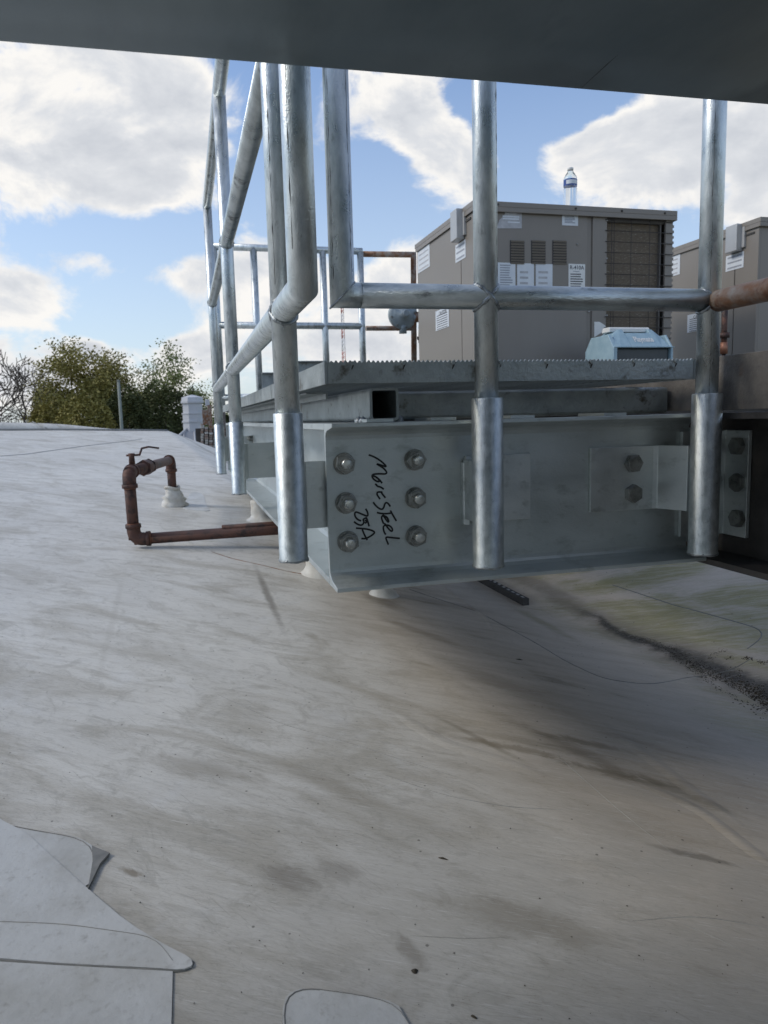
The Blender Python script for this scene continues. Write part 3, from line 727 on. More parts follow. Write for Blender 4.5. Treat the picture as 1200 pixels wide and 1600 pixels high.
# post sockets: sleeves with bent brackets bolted to the webs
RP, RS = .0212, .0285
def sleeve(x, y, z0, z1, parent, name='post_sleeve', RS=.0285):
    m = MB(); m.lathe([(RP+.0008, z1), (RS-.0015, z1), (RS, z1-.0015), (RS, z0+.004), (RS+.0015, z0+.0015), (RS-.001, z0-.002), (RS-.006, z0-.001), (.0, z0)], (x, y, 0), 40)
    s = m.build(name, GS, parent)
    wv = MB(); wv.tube([(x+(RS-.001)*cos(a), y+(RS-.001)*sin(a), z0+.0008*sin(5*a)) for a in [2*pi*i/40 for i in range(40)]], [.0026+.0008*noise.noise((i*.9, x*9, y*5)) for i in range(40)], 8, closed=True)
    wv.build('weld_ring', WELD, s); return s
XL = .170; YP = 1.25
for (y, z0, z1) in ((1.255, -.24, .012), (2.575, -.247, -.002), (3.85, -.262, -.012)):
    s = sleeve(XL, y, z0, z1, plat, RS=.0248)
    m = MB(); t = .008
    pl = [(XL+.024, y+.012), (XL+.045, y+.118), (.3445, y+.118), (.3445, y+.118+t), (XL+.038, y+.118+t), (XL+.014, y+.02)]
    m.prism(pl, 'z', -.205, -.078); m.build('post_bracket', GK, plat, bevel=.0008)
for (x, kind_) in ((.566*YP/1.34+.002, 1), (1.066*YP/1.34+.001, 2)):
    s = sleeve(x, YP-.002, -.277 if kind_ == 1 else -.288, .0305, plat)
XF1 = .566*YP/1.34+.002; XF2 = 1.066*YP/1.34+.001
m = MB(); m.box(.524, .662, YW-.009, YW-.0005, -.209, -.078); m.box(XF1-.012, XF1+.012, YP+.024, YW-.0092, -.2, -.085)
m.prism([(.516, YW-.0005), (.516, YW-.014), (.526, YW-.02), (.545, YW-.02), (.545, YW-.012), (.53, YW-.012), (.5245, YW-.0095), (.5245, YW-.0005)], 'z', -.212, -.09)
m.build('post_bracket', GK, plat, bevel=.0008)
m = MB(); t = .008
m.prism([(.796, YW-.0005), (.796, YW-.0085), (.942, YW-.0085), (.952, YW-.0105), (XF2-.018, YP+.028), (XF2-.006, YP+.027), (.962, YW-.0045), (.948, YW-.0005)], 'z', -.205, -.072)
br2 = m.build('post_bracket', GK, plat, bevel=.0008)
for py in (724, 771):
    p = onY(989, py, YW-.012); bolt(br2, (p.x, YW-.0087, p.z), 'y', -1, stub=0, washer=False, rot=random.uniform(0, 1), head=.012)
for (py) in (697, 754, 810):
    p = onX(1152, py, 1.115); bolt(clip, (1.1192, p.y, p.z), 'x', -1, stub=0, washer=False, rot=random.uniform(0, 1), head=.012)

# ------------------------------------------------------------------ railings
def pipe(name, pts, parent, r=RP, m=GP, n=32, **k):
    mb = MB(); mb.tube(pts, r, n); return mb.build(name, m, parent, **k)
def saddle(parent, p, ax, r=RP, side=None):
    """weld bead where a rail (axis ax) meets an upright post of the same size"""
    for sg in (1, -1):
        mb = MB(); P = []
        for i in range(36):
            t = 2*pi*i/36; u = r*cos(t)*1.01; w = r*sin(t)*1.01
            q = (p[0]+(u if ax == 'x' else w), p[1]+(w if ax == 'x' else u), p[2]+sg*u); P.append(q)
        mb.tube(P, [.0036+.0024*noise.noise((i*.8, p[0]*7+sg, p[1]*3+p[2])) for i in range(36)], 6, closed=True)
        mb.build('weld_bead', WELD, parent)
ZTOP, ZMID = 1.055, .588
lr = thing('guard_railing', (XL, 1.25, 0), 'galvanized pipe guard rail running away along the left side of the platform', 'railing')
posts = ((1.255, .012), (2.575, -.002), (3.85, -.012))
for y, zb in posts:
    pipe('post', [(XL, y, zb-.06), (XL, y, ZTOP)], lr)
for z, zf in ((ZTOP, 0), (ZMID, 0), (.180, -.012)):
    if z == .180: 
        pipe('low_rail', [(XL, 3.86, z-.014), (XL, 1.045, z+.002), (XL, 1.045, .42), (XL, 1.045, ZTOP), (XL, 1.20, ZTOP)][:3]+[(XL, 1.045, ZTOP-.001)], lr)
    else:
        pipe('top_rail' if z == ZTOP else 'mid_rail', [(XL, 3.875, z), (XL, 1.045 if z == ZTOP else 1.235, z)], lr, m=GR if z == ZMID else GP)
for y, zb in posts:
    for z in (ZMID, .178): saddle(lr, (XL, y, z), 'y')
fr = thing('guard_railing', (XF1, YP, 0), 'galvanized pipe guard rail across the near end of the platform with a mitred corner', 'railing')
ZF = .2065; XV0 = .270
for x in (XF1, XF2): pipe('post', [(x, YP, -.03), (x, YP, ZTOP)], fr)
pipe('end_upright', [(XV0, YP, ZTOP), (XV0, YP, ZF), (XV0+.03, YP, ZF)], fr)
pipe('low_rail', [(XV0+.0305, YP, ZF), (XF2-.004, YP, ZF+.002)], fr, m=GR)
pipe('top_rail', [(XV0, YP, ZTOP), (XF2, YP, ZTOP)], fr)
saddle(fr, (XF1, YP, ZF), 'x'); saddle(fr, (XF2, YP, ZF), 'x')
mw = MB(); mw.tube([(XV0+RP*1.02*sin(a), YP-RP*1.02*cos(a), ZF+RP*1.02*sin(a)) for a in [2*pi*i/30 for i in range(30)]], .0016, 6, closed=True); mw.build('weld_bead', WELD, fr)
def seamline(parent, x, y, z0, z1, ang, seed):
    rn = random.Random(seed); mb = MB(); n = 60; P = []
    for i in range(n+1):
        z = z0+(z1-z0)*i/n; a = ang+.06*noise.noise((z*14, seed, 1))+.03*noise.noise((z*60, seed, 2)); P.append((x+RP*.999*cos(a), y+RP*.999*sin(a), z))
    mb.tube(P, [max(.0001, .0009*(noise.noise((i*.35, seed, 5))+.35)) for i in range(n+1)], 6); mb.build('pipe_seam', DARKS, parent)
seamline(lr, XL, 1.255, .22, .55, -2.3, 1); seamline(lr, XL, 1.045, .23, .9, -2.35, 2)
seamline(fr, XV0, YP, .23, .7, -2.5, 3); seamline(fr, XV0, YP, .23, .7, -.9, 7); seamline(fr, XF1, YP, .24, .6, -.75, 4); seamline(fr, XF2, YP, .24, .7, -2.2, 5); seamline(fr, XF2, YP, .03, .18, -2.0, 6)
YFR = 4.75
fa = thing('guard_railing', (.235, YFR, 0), 'galvanized pipe guard rail across the far end of the platform', 'railing')
for px in (337, 400, 507, 565):
    x = onY(px, 480, YFR).x; x = .235 if px == 337 else x
    pipe('post', [(x, YFR, -.05 if px != 337 else .1), (x, YFR, 1.06)], fa, n=16)
xe = onY(566, 400, YFR).x
for nm, z in (('top_rail', 1.06), ('mid_rail', .592), ('low_rail', .15)):
    pipe(nm, [(.235, YFR, z), (xe, YFR, z)], fa, n=16)
for (a, b, yt) in ((409, 428, 583), (454, 508, 565)):
    p = onY(a, yt, 4.60); q = onY(b, yt, 4.60); m = MB(); m.box(p.x, q.x, 4.60, 4.606, .10, p.z); m.box(p.x, q.x, 4.57, 4.606, p.z-.004, p.z+.002)
    t = m.build('toe_plate', GG, fa)

# ------------------------------------------------------------------ old steel: beam, cap, rusty rail
ob = thing('old_steel_beam', (1.17, 1.4, -.36), 'old dark steel beam with a weathered tan cap carrying the rooftop units', 'steel beam')
m = MB(); m.prism([(1.04, -.002), (1.04, .1045), (1.235, .1045), (1.235, .0965), (1.048, .0965), (1.048, -.002)], 'y', -1.6, 4.9); m.build('cap_plate', TANS, ob, bevel=.0012)
m = MB(); m.prism([(1.04, -.322), (1.23, -.322), (1.23, -.310), (1.14, -.310), (1.14, -.020), (1.23, -.020), (1.23, -.008), (1.04, -.008), (1.04, -.020), (1.13, -.020), (1.13, -.310), (1.04, -.310)], 'y', -1.6, 4.9); m.build('web_and_flanges', DARKS, ob)
rr_ = thing('rusty_guard_railing', (1.07, 1.2, .2), 'rusty pipe rail butting into the right-hand galvanized post', 'railing')
pipe('rail', [(XF2+.004, YP-.018, .205), (XF2+.004, -.9, .205)], rr_, r=.0205, m=RUSTO)
pipe('post', [(XF2+.004, -.6, .185), (XF2+.06, -.6, .1055)], rr_, r=.0195, m=RUSTO)
dk = thing('unit_support_frame', (1.4, 2.0, .0), 'dark steel frame and deck under the rooftop units', 'steel frame')
m = MB(); m.box(1.24, 4.2, 2.80, 3.24, .085, .105); m.build('deck_plate', DARKS, dk)
for y in (2.9, 3.3, 4.05):
    m = MB(); m.box(1.235, 4.2, y, y+.08, -.10, .0845); m.build('joist', DARKS, dk)
m = MB(); m.box(4.0, 4.12, 2.9, 2.98, -.9, -.1005); m.build('leg', DARKS, dk)

# ------------------------------------------------------------------ overhead sheet metal
p0 = onY(0, 67, .90); p1 = onY(1200, 165, .90)
ZO = (p0.z+p1.z)/2
def overhead():
    t = thing('overhead_duct', (.3, .2, ZO), 'dark sheet metal duct passing right over the camera across the top of the photo', 'duct')
    k = (p1.z-p0.z)/(p1.x-p0.x); n = 18; xs = [-2.3+i*(3.3/n) for i in range(n+1)]  # duct lengthened to the left and rear, out of view, to shade the near roof
    mb = MB(); ys = [-2.8, -.9, -.2, .1, .35, .6, .8, .896, .9]
    vs = []
    for y in ys:
        for x in xs:
            z = p0.z+(x-p0.x)*k + (.004*noise.noise((x*2.2, y*2.6, 3)) if y < .85 else 0) - (.0 if y < .89 else -.003*(y == .9))
            vs.append((x, y, z))
    nx = n+1; fs = [(j*nx+i, j*nx+i+1, (j+1)*nx+i+1, (j+1)*nx+i) for j in range(len(ys)-1) for i in range(n)]
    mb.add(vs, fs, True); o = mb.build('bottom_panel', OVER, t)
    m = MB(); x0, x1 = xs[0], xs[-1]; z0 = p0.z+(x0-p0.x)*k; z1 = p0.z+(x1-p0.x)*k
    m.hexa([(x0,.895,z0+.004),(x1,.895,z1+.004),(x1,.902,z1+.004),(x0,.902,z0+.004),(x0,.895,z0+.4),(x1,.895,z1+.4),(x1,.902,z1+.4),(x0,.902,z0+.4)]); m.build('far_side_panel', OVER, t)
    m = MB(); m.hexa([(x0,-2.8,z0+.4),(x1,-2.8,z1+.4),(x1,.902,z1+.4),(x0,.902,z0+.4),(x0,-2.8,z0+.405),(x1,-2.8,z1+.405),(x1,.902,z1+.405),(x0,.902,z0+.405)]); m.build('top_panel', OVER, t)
    for (a, b) in (((1120, -40), (905, 142)),):
        zz = lambda x_: p0.z+(x_-p0.x)*k
        A = onZ(a[0], a[1], ZO); B = onZ(b[0], b[1], ZO); m = MB()
        A.z = zz(A.x)+.0008; B.z = zz(B.x)+.0008; pts = [A.lerp(B, i/6)+Vector((random.uniform(-.002, .002), 0, 0)) for i in range(7)]
        m.tube(pts, .0009, 6); m.build('panel_crease', DARKS, t)
overhead()

# ------------------------------------------------------------------ gas pipe loop standing on the roof
def gaspipe():
    t = thing('gas_pipe', (-.22, 3.09, -.5), 'brown rusted gas pipe loop with a lever valve rising from a white boot', 'pipe')
    r = .0225
    bt = onroof(271, 790); fb = onroof(209, 856)
    A = Vector((bt.x, bt.y, bt.z+.03)); B = Vector((bt.x, bt.y, onY(264, 719, bt.y).z))
    C = onY(201, 738, fb.y); C = Vector((C.x, fb.y, C.z)); Dd = onY(210, 843, fb.y); Dd = Vector((Dd.x, fb.y, Dd.z))
    Ee = onZ(436, 827, Dd.z+.012); E2 = Ee+(Ee-Dd)*.9
    def seg(a, b, nm, rr=r): return pipe(nm, [a, b], t, rr, RUST, 20)
    seg(A, B, 'riser'); seg(B, C, 'valve_run'); seg(C, Dd, 'drop_leg'); seg(Dd, E2, 'horizontal_run')
    def elbow(p, d1, d2):
        d1 = (d1-p).normalized(); d2 = (d2-p).normalized(); R_ = r*1.75; m = MB(); P = []
        a = p+d1*R_; b = p+d2*R_
        for i in range(9):
            s = i/8; P.append(a*(1-s)**2+p*2*s*(1-s)+b*s*s)
        m.tube([p+d1*(R_*1.55)]+P+[p+d2*(R_*1.55)], r*1.18, 20)
        m.tube([p+d1*(R_*1.2), p+d1*(R_*1.6)], r*1.36, 20); m.tube([p+d2*(R_*1.2), p+d2*(R_*1.6)], r*1.36, 20)
        e = m.build('elbow', RUST, t)
        for d in (d1, d2):
            m = MB(); m.tube([p+d*(R_*1.6), p+d*(R_*1.68)], r*1.1, 16); m.build('thread_ring', COPPER, e)
    elbow(B, A, C); elbow(C, B, Dd); elbow(Dd, C, Ee)
    u = (B-C).normalized(); v = C+u*.36
    m = MB(); m.tube([v-u*.06, v-u*.04, v, v+u*.04, v+u*.06], [r*1.25, r*1.35, r*1.55, r*1.35, r*1.25], 20); vb = m.build('ball_valve', RUST, t)
    m = MB(); m.tube([v-u*.07, v-u*.05], r*1.6, 6); m.tube([v+u*.05, v+u*.07], r*1.6, 6); m.build('hex_collar', RUST, vb)
    s0 = C+u*.075+Vector((0, 0, r)); m = MB(); m.tube([s0, s0+Vector((0, 0, .035)), s0+Vector((0, 0, .05))], [.013, .011, .013], 12); m.build('valve_stem', RUST, t)
    m = MB(); q = s0+Vector((0, 0, .042)); m.tube([q+Vector((-.02, 0, 0)), q+Vector((.03, .02, 0)), q+Vector((.04, .03, .026)), q+u*.10+Vector((.05, 0, .030)), q+u*.13+Vector((.085, 0, .022))], .0042, 8); m.build('lever_handle', RUST, t)
    m = MB(); q0 = Dd.lerp(Ee, .60); q1 = Dd.lerp(Ee, 1.3); m.tube([q0+Vector((0, 0, r*1.0)), q1+Vector((0, 0, r*1.0))], .012, 8); m.build('cover_strip', RUST, t)
    # white boot round the riser
    b = thing('pipe_boot', tuple(bt), 'lumpy white membrane boot round the foot of the brown gas pipe', 'pipe boot'); m = MB(); prof = []
    vs = []; n = 22; K = 9
    for i in range(K):
        s = i/(K-1); z = s*.105
        for j in range(n):
            a = 2*pi*j/n; rr = (.036*(1-s)**1.1+.030)*(1+.22*noise.noise((cos(a)*1.7, sin(a)*1.7, s*5)))+.006*sin(s*21+a); vs.append((bt.x+.012*(1-s)+rr*cos(a)*1.12, bt.y+rr*sin(a), bt.z-.006+z+.018*(1-s)*noise.noise((a, 3, 1))))
    m.add(vs, [(i*n+j, i*n+(j+1) % n, (i+1)*n+(j+1) % n, (i+1)*n+j) for i in range(K-1) for j in range(n)], True); m.build('flashing', BOOT, b)
    m = MB(); m.tube([(bt.x+.036*cos(a), bt.y+.036*sin(a), bt.z+.098+.006*sin(a*2)) for a in [2*pi*i/20 for i in range(20)]], .007, 8, closed=True); m.build('clamp_band', BOOT, b)
gaspipe()
def boot(px, py, r, top, label, post=True, skew=(0, 0)):
    c = onroof(px, py); b = thing('support_boot', tuple(c), label, 'support boot', 'white boots under the new platform')
    m = MB(); n = 24; K = 10; vs = []
    for i in range(K):
        s = i/(K-1); z = s*(top-c.z)
        for j in range(n):
            a = 2*pi*j/n; rr = (r*.75*max(0, 1-s*3.2)**1.6+r)*(1+.10*noise.noise((cos(a)*1.9+px, sin(a)*1.9, s*6))); vs.append((c.x+rr*cos(a), c.y+rr*sin(a), c.z-.008+z))
    m.add(vs, [(i*n+j, i*n+(j+1) % n, (i+1)*n+(j+1) % n, (i+1)*n+j) for i in range(K-1) for j in range(n)]+[tuple((K-1)*n+j for j in range(n))], True); m.build('flashing', BOOT, b)
    if post:
        m = MB(); m.tube([(c.x, c.y, top-.01), (c.x, c.y, ZB-.001)], r*.7, 16); m.build('support_post', GB, b)
boot(598, 929, .033, -.47, 'short white cylindrical boot below the left end of the marked channel')
boot(500, 896, .05, -.44, 'lumpy white boot just behind the nearest post sleeve')
boot(412, 812, .06, -.38, 'farther pale boot seen past the second post sleeve')
def strut():
    a = onroof(822, 941, .012); b = onroof(750, 903, .012); d = (b-a); d.z = 0; e = a+d*2.2
    t = thing('slotted_strut', tuple(a), 'thin dark slotted steel strut lying on the roof in the valley', 'strut'); w = .012
    s = Vector((d.y, -d.x, 0)).normalized()*w
    def at(k, o, z): p = a.lerp(e, k); p = p+s*o; return (p.x, p.y, roof(p.x, p.y)+z)
    m = MB(); m.hexa([at(0, -1, .001), at(0, 1, .001), at(1, 1, .001), at(1, -1, .001), at(0, -1, .024), at(0, 1, .024), at(1, 1, .024), at(1, -1, .024)]); m.build('channel', DARKS, t)
    for i in range(22):
        k = .02+i*.044; m = MB(); m.hexa([at(k, -.35, .0243), at(k, .35, .0243), at(k+.022, .35, .0243), at(k+.022, -.35, .0243), at(k, -.35, .0247), at(k, .35, .0247), at(k+.022, .35, .0247), at(k+.022, -.35, .0247)]); m.build('slot', WIREGREY, t)
strut()

# ------------------------------------------------------------------ text helper
def text(parent, s, p, h, m, rot=(pi/2, 0, 0), name='lettering', sx=1, bold=0):
    c = bpy.data.curves.new(name, 'FONT'); c.body = s; c.size = 1; c.align_x = 'CENTER'; c.align_y = 'CENTER'; c.offset = bold; c.resolution_u = 3
    o = bpy.data.objects.new(name, c); COL.objects.link(o); bpy.context.view_layer.update()
    me = bpy.data.meshes.new_from_object(o.evaluated_get(bpy.context.evaluated_depsgraph_get())); bpy.data.objects.remove(o)
    me.name = name
    for v in me.vertices: v.co.x *= h*sx; v.co.y *= h
    me.materials.clear(); me.materials.append(m)
    q = link(name, me, parent); q.location = Vector(p)-wloc(parent); q.rotation_euler = rot; return q

# ------------------------------------------------------------------ rooftop units
YU = 3.30
UX0 = onY(744, 340, YU).x; UX1 = onY(1052, 330, YU).x; UZ0 = .107; UZ1 = onY(1055, 331, YU).z; UY1 = 4.16
def unit():
    u = thing('rooftop_unit', (UX0, YU, UZ0), 'taupe rooftop air conditioner with louvers and a grimy wire-guarded coil, under the water bottle', 'air conditioner', 'rooftop air conditioners')
    def px(x, y): p = onY(x, y, YU); return p.x, p.z
    def front(name, x0, x1, y0, y1, m, d0, d1, par=u, **k):
        a = px(x0, y1); b = px(x1, y0); mb = MB(); mb.box(a[0], b[0], YU-d1, YU-d0, a[1], b[1]); return mb.build(name, m, par, **k)
    zc = UZ1-.03
    xA = px(921, 400)[0]; xB = px(948, 400)[0]; xC = px(1039, 400)[0]
    # body: left compartment solid, coil compartment
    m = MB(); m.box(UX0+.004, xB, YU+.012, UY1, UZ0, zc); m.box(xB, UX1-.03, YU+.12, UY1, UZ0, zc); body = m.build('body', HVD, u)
    m = MB(); m.box(UX0, xA-.012, YU, YU+.011, UZ0+.02, zc-.004); fp = m.build('front_panel', HV, u, bevel=.003)
    m = MB(); m.box(xA+.016, xB, YU-.002, YU+.0115, UZ0+.02, zc-.004); m.box(xA-.0125, xA+.0155, YU+.0065, YU+.0115, UZ0+.02, zc-.004); m.build('corner_panel', HV, u, bevel=.003)
    m = MB(); m.box(xC, UX1, YU-.002, YU+.012, UZ0+.02, zc-.004); m.build('corner_post', HV, u, bevel=.003)
    # left side: two panels with a seam
    ys = 3.47
    m = MB(); m.box(UX0-.012, UX0+.003, YU+.001, ys-.004, UZ0+.02, zc-.004); m.build('side_panel', HV, u, bevel=.003)
    m = MB(); m.box(UX0-.012, UX0+.003, ys+.002, UY1, UZ0+.02, zc-.004); m.build('side_panel', HV, u, bevel=.003)
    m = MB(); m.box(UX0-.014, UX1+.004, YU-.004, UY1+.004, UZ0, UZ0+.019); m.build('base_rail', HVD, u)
    m = MB(); m.box(UX0-.022, UX1+.012, YU-.018, UY1+.012, zc+.006, UZ1); m.box(UX0-.022, UX1+.012, YU-.018, YU-.014, zc-.016, zc+.006); m.box(UX0-.022, UX0-.018, YU-.014, UY1, zc-.016, zc+.006); m.box(UX1+.008, UX1+.012, YU-.014, UY1, zc-.016, zc+.006)
    top = m.build('top_cover', HV, u, bevel=.002)
    for x in (UX0+.10, UX0+.5, UX1-.06, UX1-.3):
        b_ = MB(); b_.lathe([(.006, 0), (.005, -.004), (0, -.005)], (x, YU-.018, zc+.016), 8, 'y'); b_.build('screw', DARKS, top)
    # coil
    m = MB(); m.box(xB, xC-.022, YU+.03, YU+.09, UZ0+.03, zc-.03); m.build('coil', COIL, u)
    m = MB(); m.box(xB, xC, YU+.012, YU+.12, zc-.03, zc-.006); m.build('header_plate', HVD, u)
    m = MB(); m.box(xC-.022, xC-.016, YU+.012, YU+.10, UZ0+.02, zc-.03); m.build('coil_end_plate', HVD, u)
    zz = UZ0+.05; wm = MB(); wm.tube([(xB-.012, YU-.006, 0), (UX1-.004, YU-.006, 0)], .0019, 6)
    while zz < zc-.02:
        o = wm.build('guard_wire', WIRE, u) if zz < UZ0+.051 else o.copy()
        if o.name not in COL.objects: COL.objects.link(o)
        o.location = (0, 0, zz); zz += .051
        if zz > UZ0+.06 and o.parent is None: o.parent = u
    for x in (xB+.02, xB+.034, px(984, 400)[0], px(1013, 400)[0]):
        w_ = MB(); w_.tube([(x, YU-.009, UZ0+.03), (x, YU-.009, zc-.01)], .0017, 6); w_.build('guard_wire', WIRE, u)
    # right side fins
    fm = MB(); fm.box(UX1+.001, UX1+.009, YU+.003, YU+.045, 0, .012); o = None
    k = 0; zz = UZ0+.04
    base = wloc(u); me = fm.mesh('side_fin', HV, Vector((base.x, base.y, 0)))
    while zz < zc-.03: link('side_fin', me, u, (0, 0, zz-base.z)); zz += .026
    m = MB(); m.box(UX1+.0002, UX1+.004, YU+.045, UY1, UZ0+.02, zc-.004); m.build('side_panel', HV, u)
    # louvers
    for x0, x1 in ((798, 818), (831, 851), (864, 884)):
        f = front('louver_bank', x0-1, x1+1, 376.5, 412.5, DARKS, .0005, .0025)
        for i in range(9):
            yy = 378.2+i*4.25; a = px(x0, yy+.5); b = px(x1, yy-1.2); m = MB()
            m.hexa([(a[0], YU-.0026, a[1]), (b[0], YU-.0026, a[1]), (b[0], YU-.0036, a[1]), (a[0], YU-.0036, a[1]), (a[0], YU-.0026, b[1]), (b[0], YU-.0026, b[1]), (b[0], YU-.009, b[1]), (a[0], YU-.009, b[1])])
            m.build('louver_slat', HV, f)
    # stickers on the front
    def lines(par, x0, x1, y0, y1, n, m_=INKL, fr=.35, jag=True, d=.0022):
        mb = MB(); h = (y1-y0)/n; rn = random.Random(int(x0*7+y0))
        for i in range(n):
            xx1 = x1-(x1-x0)*(rn.uniform(0, .3) if jag else 0); a = px(x0, y0+(i+fr)*h); b = px(xx1, y0+i*h); mb.box(a[0], b[0], YU-d-.0003, YU-d, a[1], b[1])
        return mb.build('printed_lines', m_, par)
    s = front('sticker', 878, 903, 329, 352, PAPER, .0002, .002, label='pale blue data sticker near the top edge'); lines(s, 881, 900, 331, 335, 2, INK); lines(s, 882, 899, 338, 350, 5)
    m = MB(); P = [px(776, 357), px(815, 357), px(815, 328), px(789, 328), px(788, 336), px(780, 344)]; m.prism(P, 'y', YU-.002, YU-.0002); s = m.build('sticker', PAPERG, u, label='faded torn grey sticker'); lines(s, 789, 813, 330, 336, 2, PAPER); lines(s, 785, 813, 338, 345, 2, PAPER); lines(s, 793, 812, 347, 350, 1, PAPER)
    s = front('sticker', 777, 805, 411, 462, PAPER, .0002, .002); lines(s, 781, 801, 414, 460, 12)
    s = front('sticker', 808, 834, 412, 462, PAPER, .0002, .002); lines(s, 812, 828, 424, 458, 4, PAPERG)
    s = front('sticker', 837, 863, 413, 462, PAPER, .0002, .002); lines(s, 841, 858, 424, 458, 4, PAPERG)
    s = front('sticker', 888, 914, 413, 462, WHITEP, .0002, .002, label='white refrigerant sticker headed R-410A')
    q = px(901, 418.5); text(s, 'R-410A', (q[0], YU-.0026, q[1]), .026, INK, bold=.012, sx=.95); lines(s, 895, 907, 424, 426, 1); lines(s, 891, 912, 428, 462, 9, INK, .3)
    m = MB(); P = [px(928, 527), px(928, 503), px(936, 503), px(944, 508), px(948, 514)]; m.prism(P, 'y', YU-.0045, YU-.0025); m.build('sticker', WHITEP, u)
    for (x, y) in ((902, 382), (776, 397), (920, 487), (948, 336), (948, 345), (948, 404), (948, 493)):
        q = px(x, y); m = MB(); m.lathe([(.005, 0), (.004, -.003), (0, -.004)], (q[0], YU-.002, q[1]), 8, 'y'); m.build('screw', BOLT, u)
    # stickers on the left side (plane x = UX0-.012)
    XS = UX0-.012
    def side(x0, x1, yt0, yb0, mm=PAPER):
        a = onX(x0, yt0, XS); b = onX(x1, yb0, XS); m = MB(); y0, y1 = sorted((a.y, b.y)); z0, z1 = sorted((a.z, b.z)); m.box(XS-.002, XS-.0002, y0, y1, z0, z1)
        s = m.build('sticker', mm, u); return s, y0, y1, z0, z1
    def slines(s, y0, y1, z0, z1, n, mm=INKL, skip=0):
        mb = MB(); h = (z1-z0)/n
        for i in range(skip, n): zt = z1-(i+.35)*h; mb.box(XS-.0026, XS-.0022, y0+.1*(y1-y0), y1-.1*(y1-y0), zt-.3*h, zt)
        mb.build('printed_lines', mm, s)
    s, *q = side(653, 672, 390, 416); slines(s, *q, 5, PAPERG)
    s, *q = side(712, 728, 384, 402); slines(s, *q, 3)
    s, *q = side(681, 702, 487, 510); slines(s, *q, 9, INK, 2)
    text(s, 'CAUTION', (XS-.0026, (q[0]+q[1])/2-.01, q[3]-.02), .026, INK, (pi/2, 0, -pi/2), bold=.01)
    # grey service box, conduit
    m = MB(); m.box(XS-.042, XS-.0005, ys-.055, ys+.03, .835, .975); bx = m.build('service_box', GREYBOX, u, bevel=.004)
    m = MB(); m.box(XS-.012, XS-.0007, ys-.078, ys-.0555, .85, .955); m.build('box_bracket', GREYBOX, bx)
    m = MB(); m.tube([(XS+.0, ys-.10, .165), (XS-.05, ys-.09, .167), (XS-.09, ys-.06, .15), (XS-.12, ys-.02, .115)], .013, 12); m.build('conduit', WIREGREY, u)
    for z in (.955, .93, .905):
        m = MB(); m.box(XS-.0045, XS-.0002, YU+.03, YU+.09, z, z+.009); m.build('side_slot', DARKS, u)
    return u
u1 = unit()
u2 = copy_tree(u1); 
DX = onX(1192, 345, 1.0); DXX = 3.0-(UX0-.012)
u2.location = (UX0+DXX-.065, YU+.02, UZ0)
u2['label'] = 'taupe rooftop air conditioner at the right edge, behind the rusty rail'
def riser():
    t = thing('gas_riser', (2.6, 3.1, .11), 'brown gas riser with tee fittings beside the right-hand air conditioner', 'pipe')
    def q(x, y): return onY(x, y, 3.0)
    a, b, c = q(1131, 548), q(1133, 470), q(1162, 457)
    m = MB(); m.tube([a, b], .013, 12); m.build('drip_leg', RUST, t)
    m = MB(); m.tube([q(1131, 535), q(1131, 553)], .017, 12); m.build('cap', COPPER, t)
    m = MB(); m.tube([q(1132, 520), q(1132, 528)], .023, 12); m.build('tee_fitting', RUST, t)
    m = MB(); m.tube([q(1133, 475), q(1134, 465), q(1142, 460), q(1150, 459)], .021, 12); m.build('elbow', RUST, t)
    m = MB(); m.tube([q(1150, 459), q(1180, 457)], .012, 12); m.build('white_pipe', WHITEP, t)
    m = MB(); m.tube([q(1131, 552), (a.x, a.y, .106)], .009, 8); m.build('support_stub', RUST, t)
riser()
def meter():
    Y = 4.78
    t = thing('gas_regulator_set', (1.4, Y, .1), 'orange rusty pipework with a grey round gas regulator left of the air conditioner', 'gas regulator')
    q = lambda x, y: onY(x, y, Y)
    m = MB(); m.tube([q(567, 397), q(646, 398), q(647, 566)], .019, 14); m.build('upper_pipe', RUSTO, t)
    m = MB(); m.tube([q(572, 513), q(648, 513)], .016, 14); m.build('lower_pipe', RUSTO, t)
    m = MB(); m.tube([q(652, 488), q(653, 503)], .033, 12); m.build('union_fitting', RUSTO, t)
    m = MB(); m.tube([q(657, 507), q(657, 536)], .014, 12); m.tube([q(657, 526), q(657, 531)], .024, 6); m.build('drip_leg', RUST, t)
    c = q(629, 492); m = MB(); m.lathe([(0, -.06), (.026, -.058), (.03, -.036), (.055, -.034), (.07, -.024), (.076, -.02), (.097, -.018), (.097, .012), (.085, .03), (0, .045)], c, 28, 'y'); rg = m.build('regulator_body', CASTG, t)
    m = MB(); m.lathe([(.018, -.095), (.024, -.09), (.024, -.07)], c, 12, 'y'); m.build('regulator_cap', CASTG, rg)
    for i in range(8):
        a = pi/4*i+.2; m = MB(); m.lathe([(.006, -.035), (.006, -.02)], (c.x+.084*cos(a), c.y, c.z+.084*sin(a)), 6, 'y', False); m.build('flange_bolt', BOLT, rg)
    m = MB(); m.tube([(c.x+.05, c.y, c.z-.02), (c.x+.16, c.y, c.z-.01)], .026, 12); m.tube([(c.x, c.y, c.z-.05), (c.x, c.y, c.z-.12)], .026, 12); m.build('regulator_neck', CASTG, t)
    m = MB(); a = q(622, 553); m.lathe([(.13, 0), (.13, .02), (.10, .05), (0, .055)], (a.x, Y-.1, .09), 14); m.build('black_cap', DARKP, t)
meter()

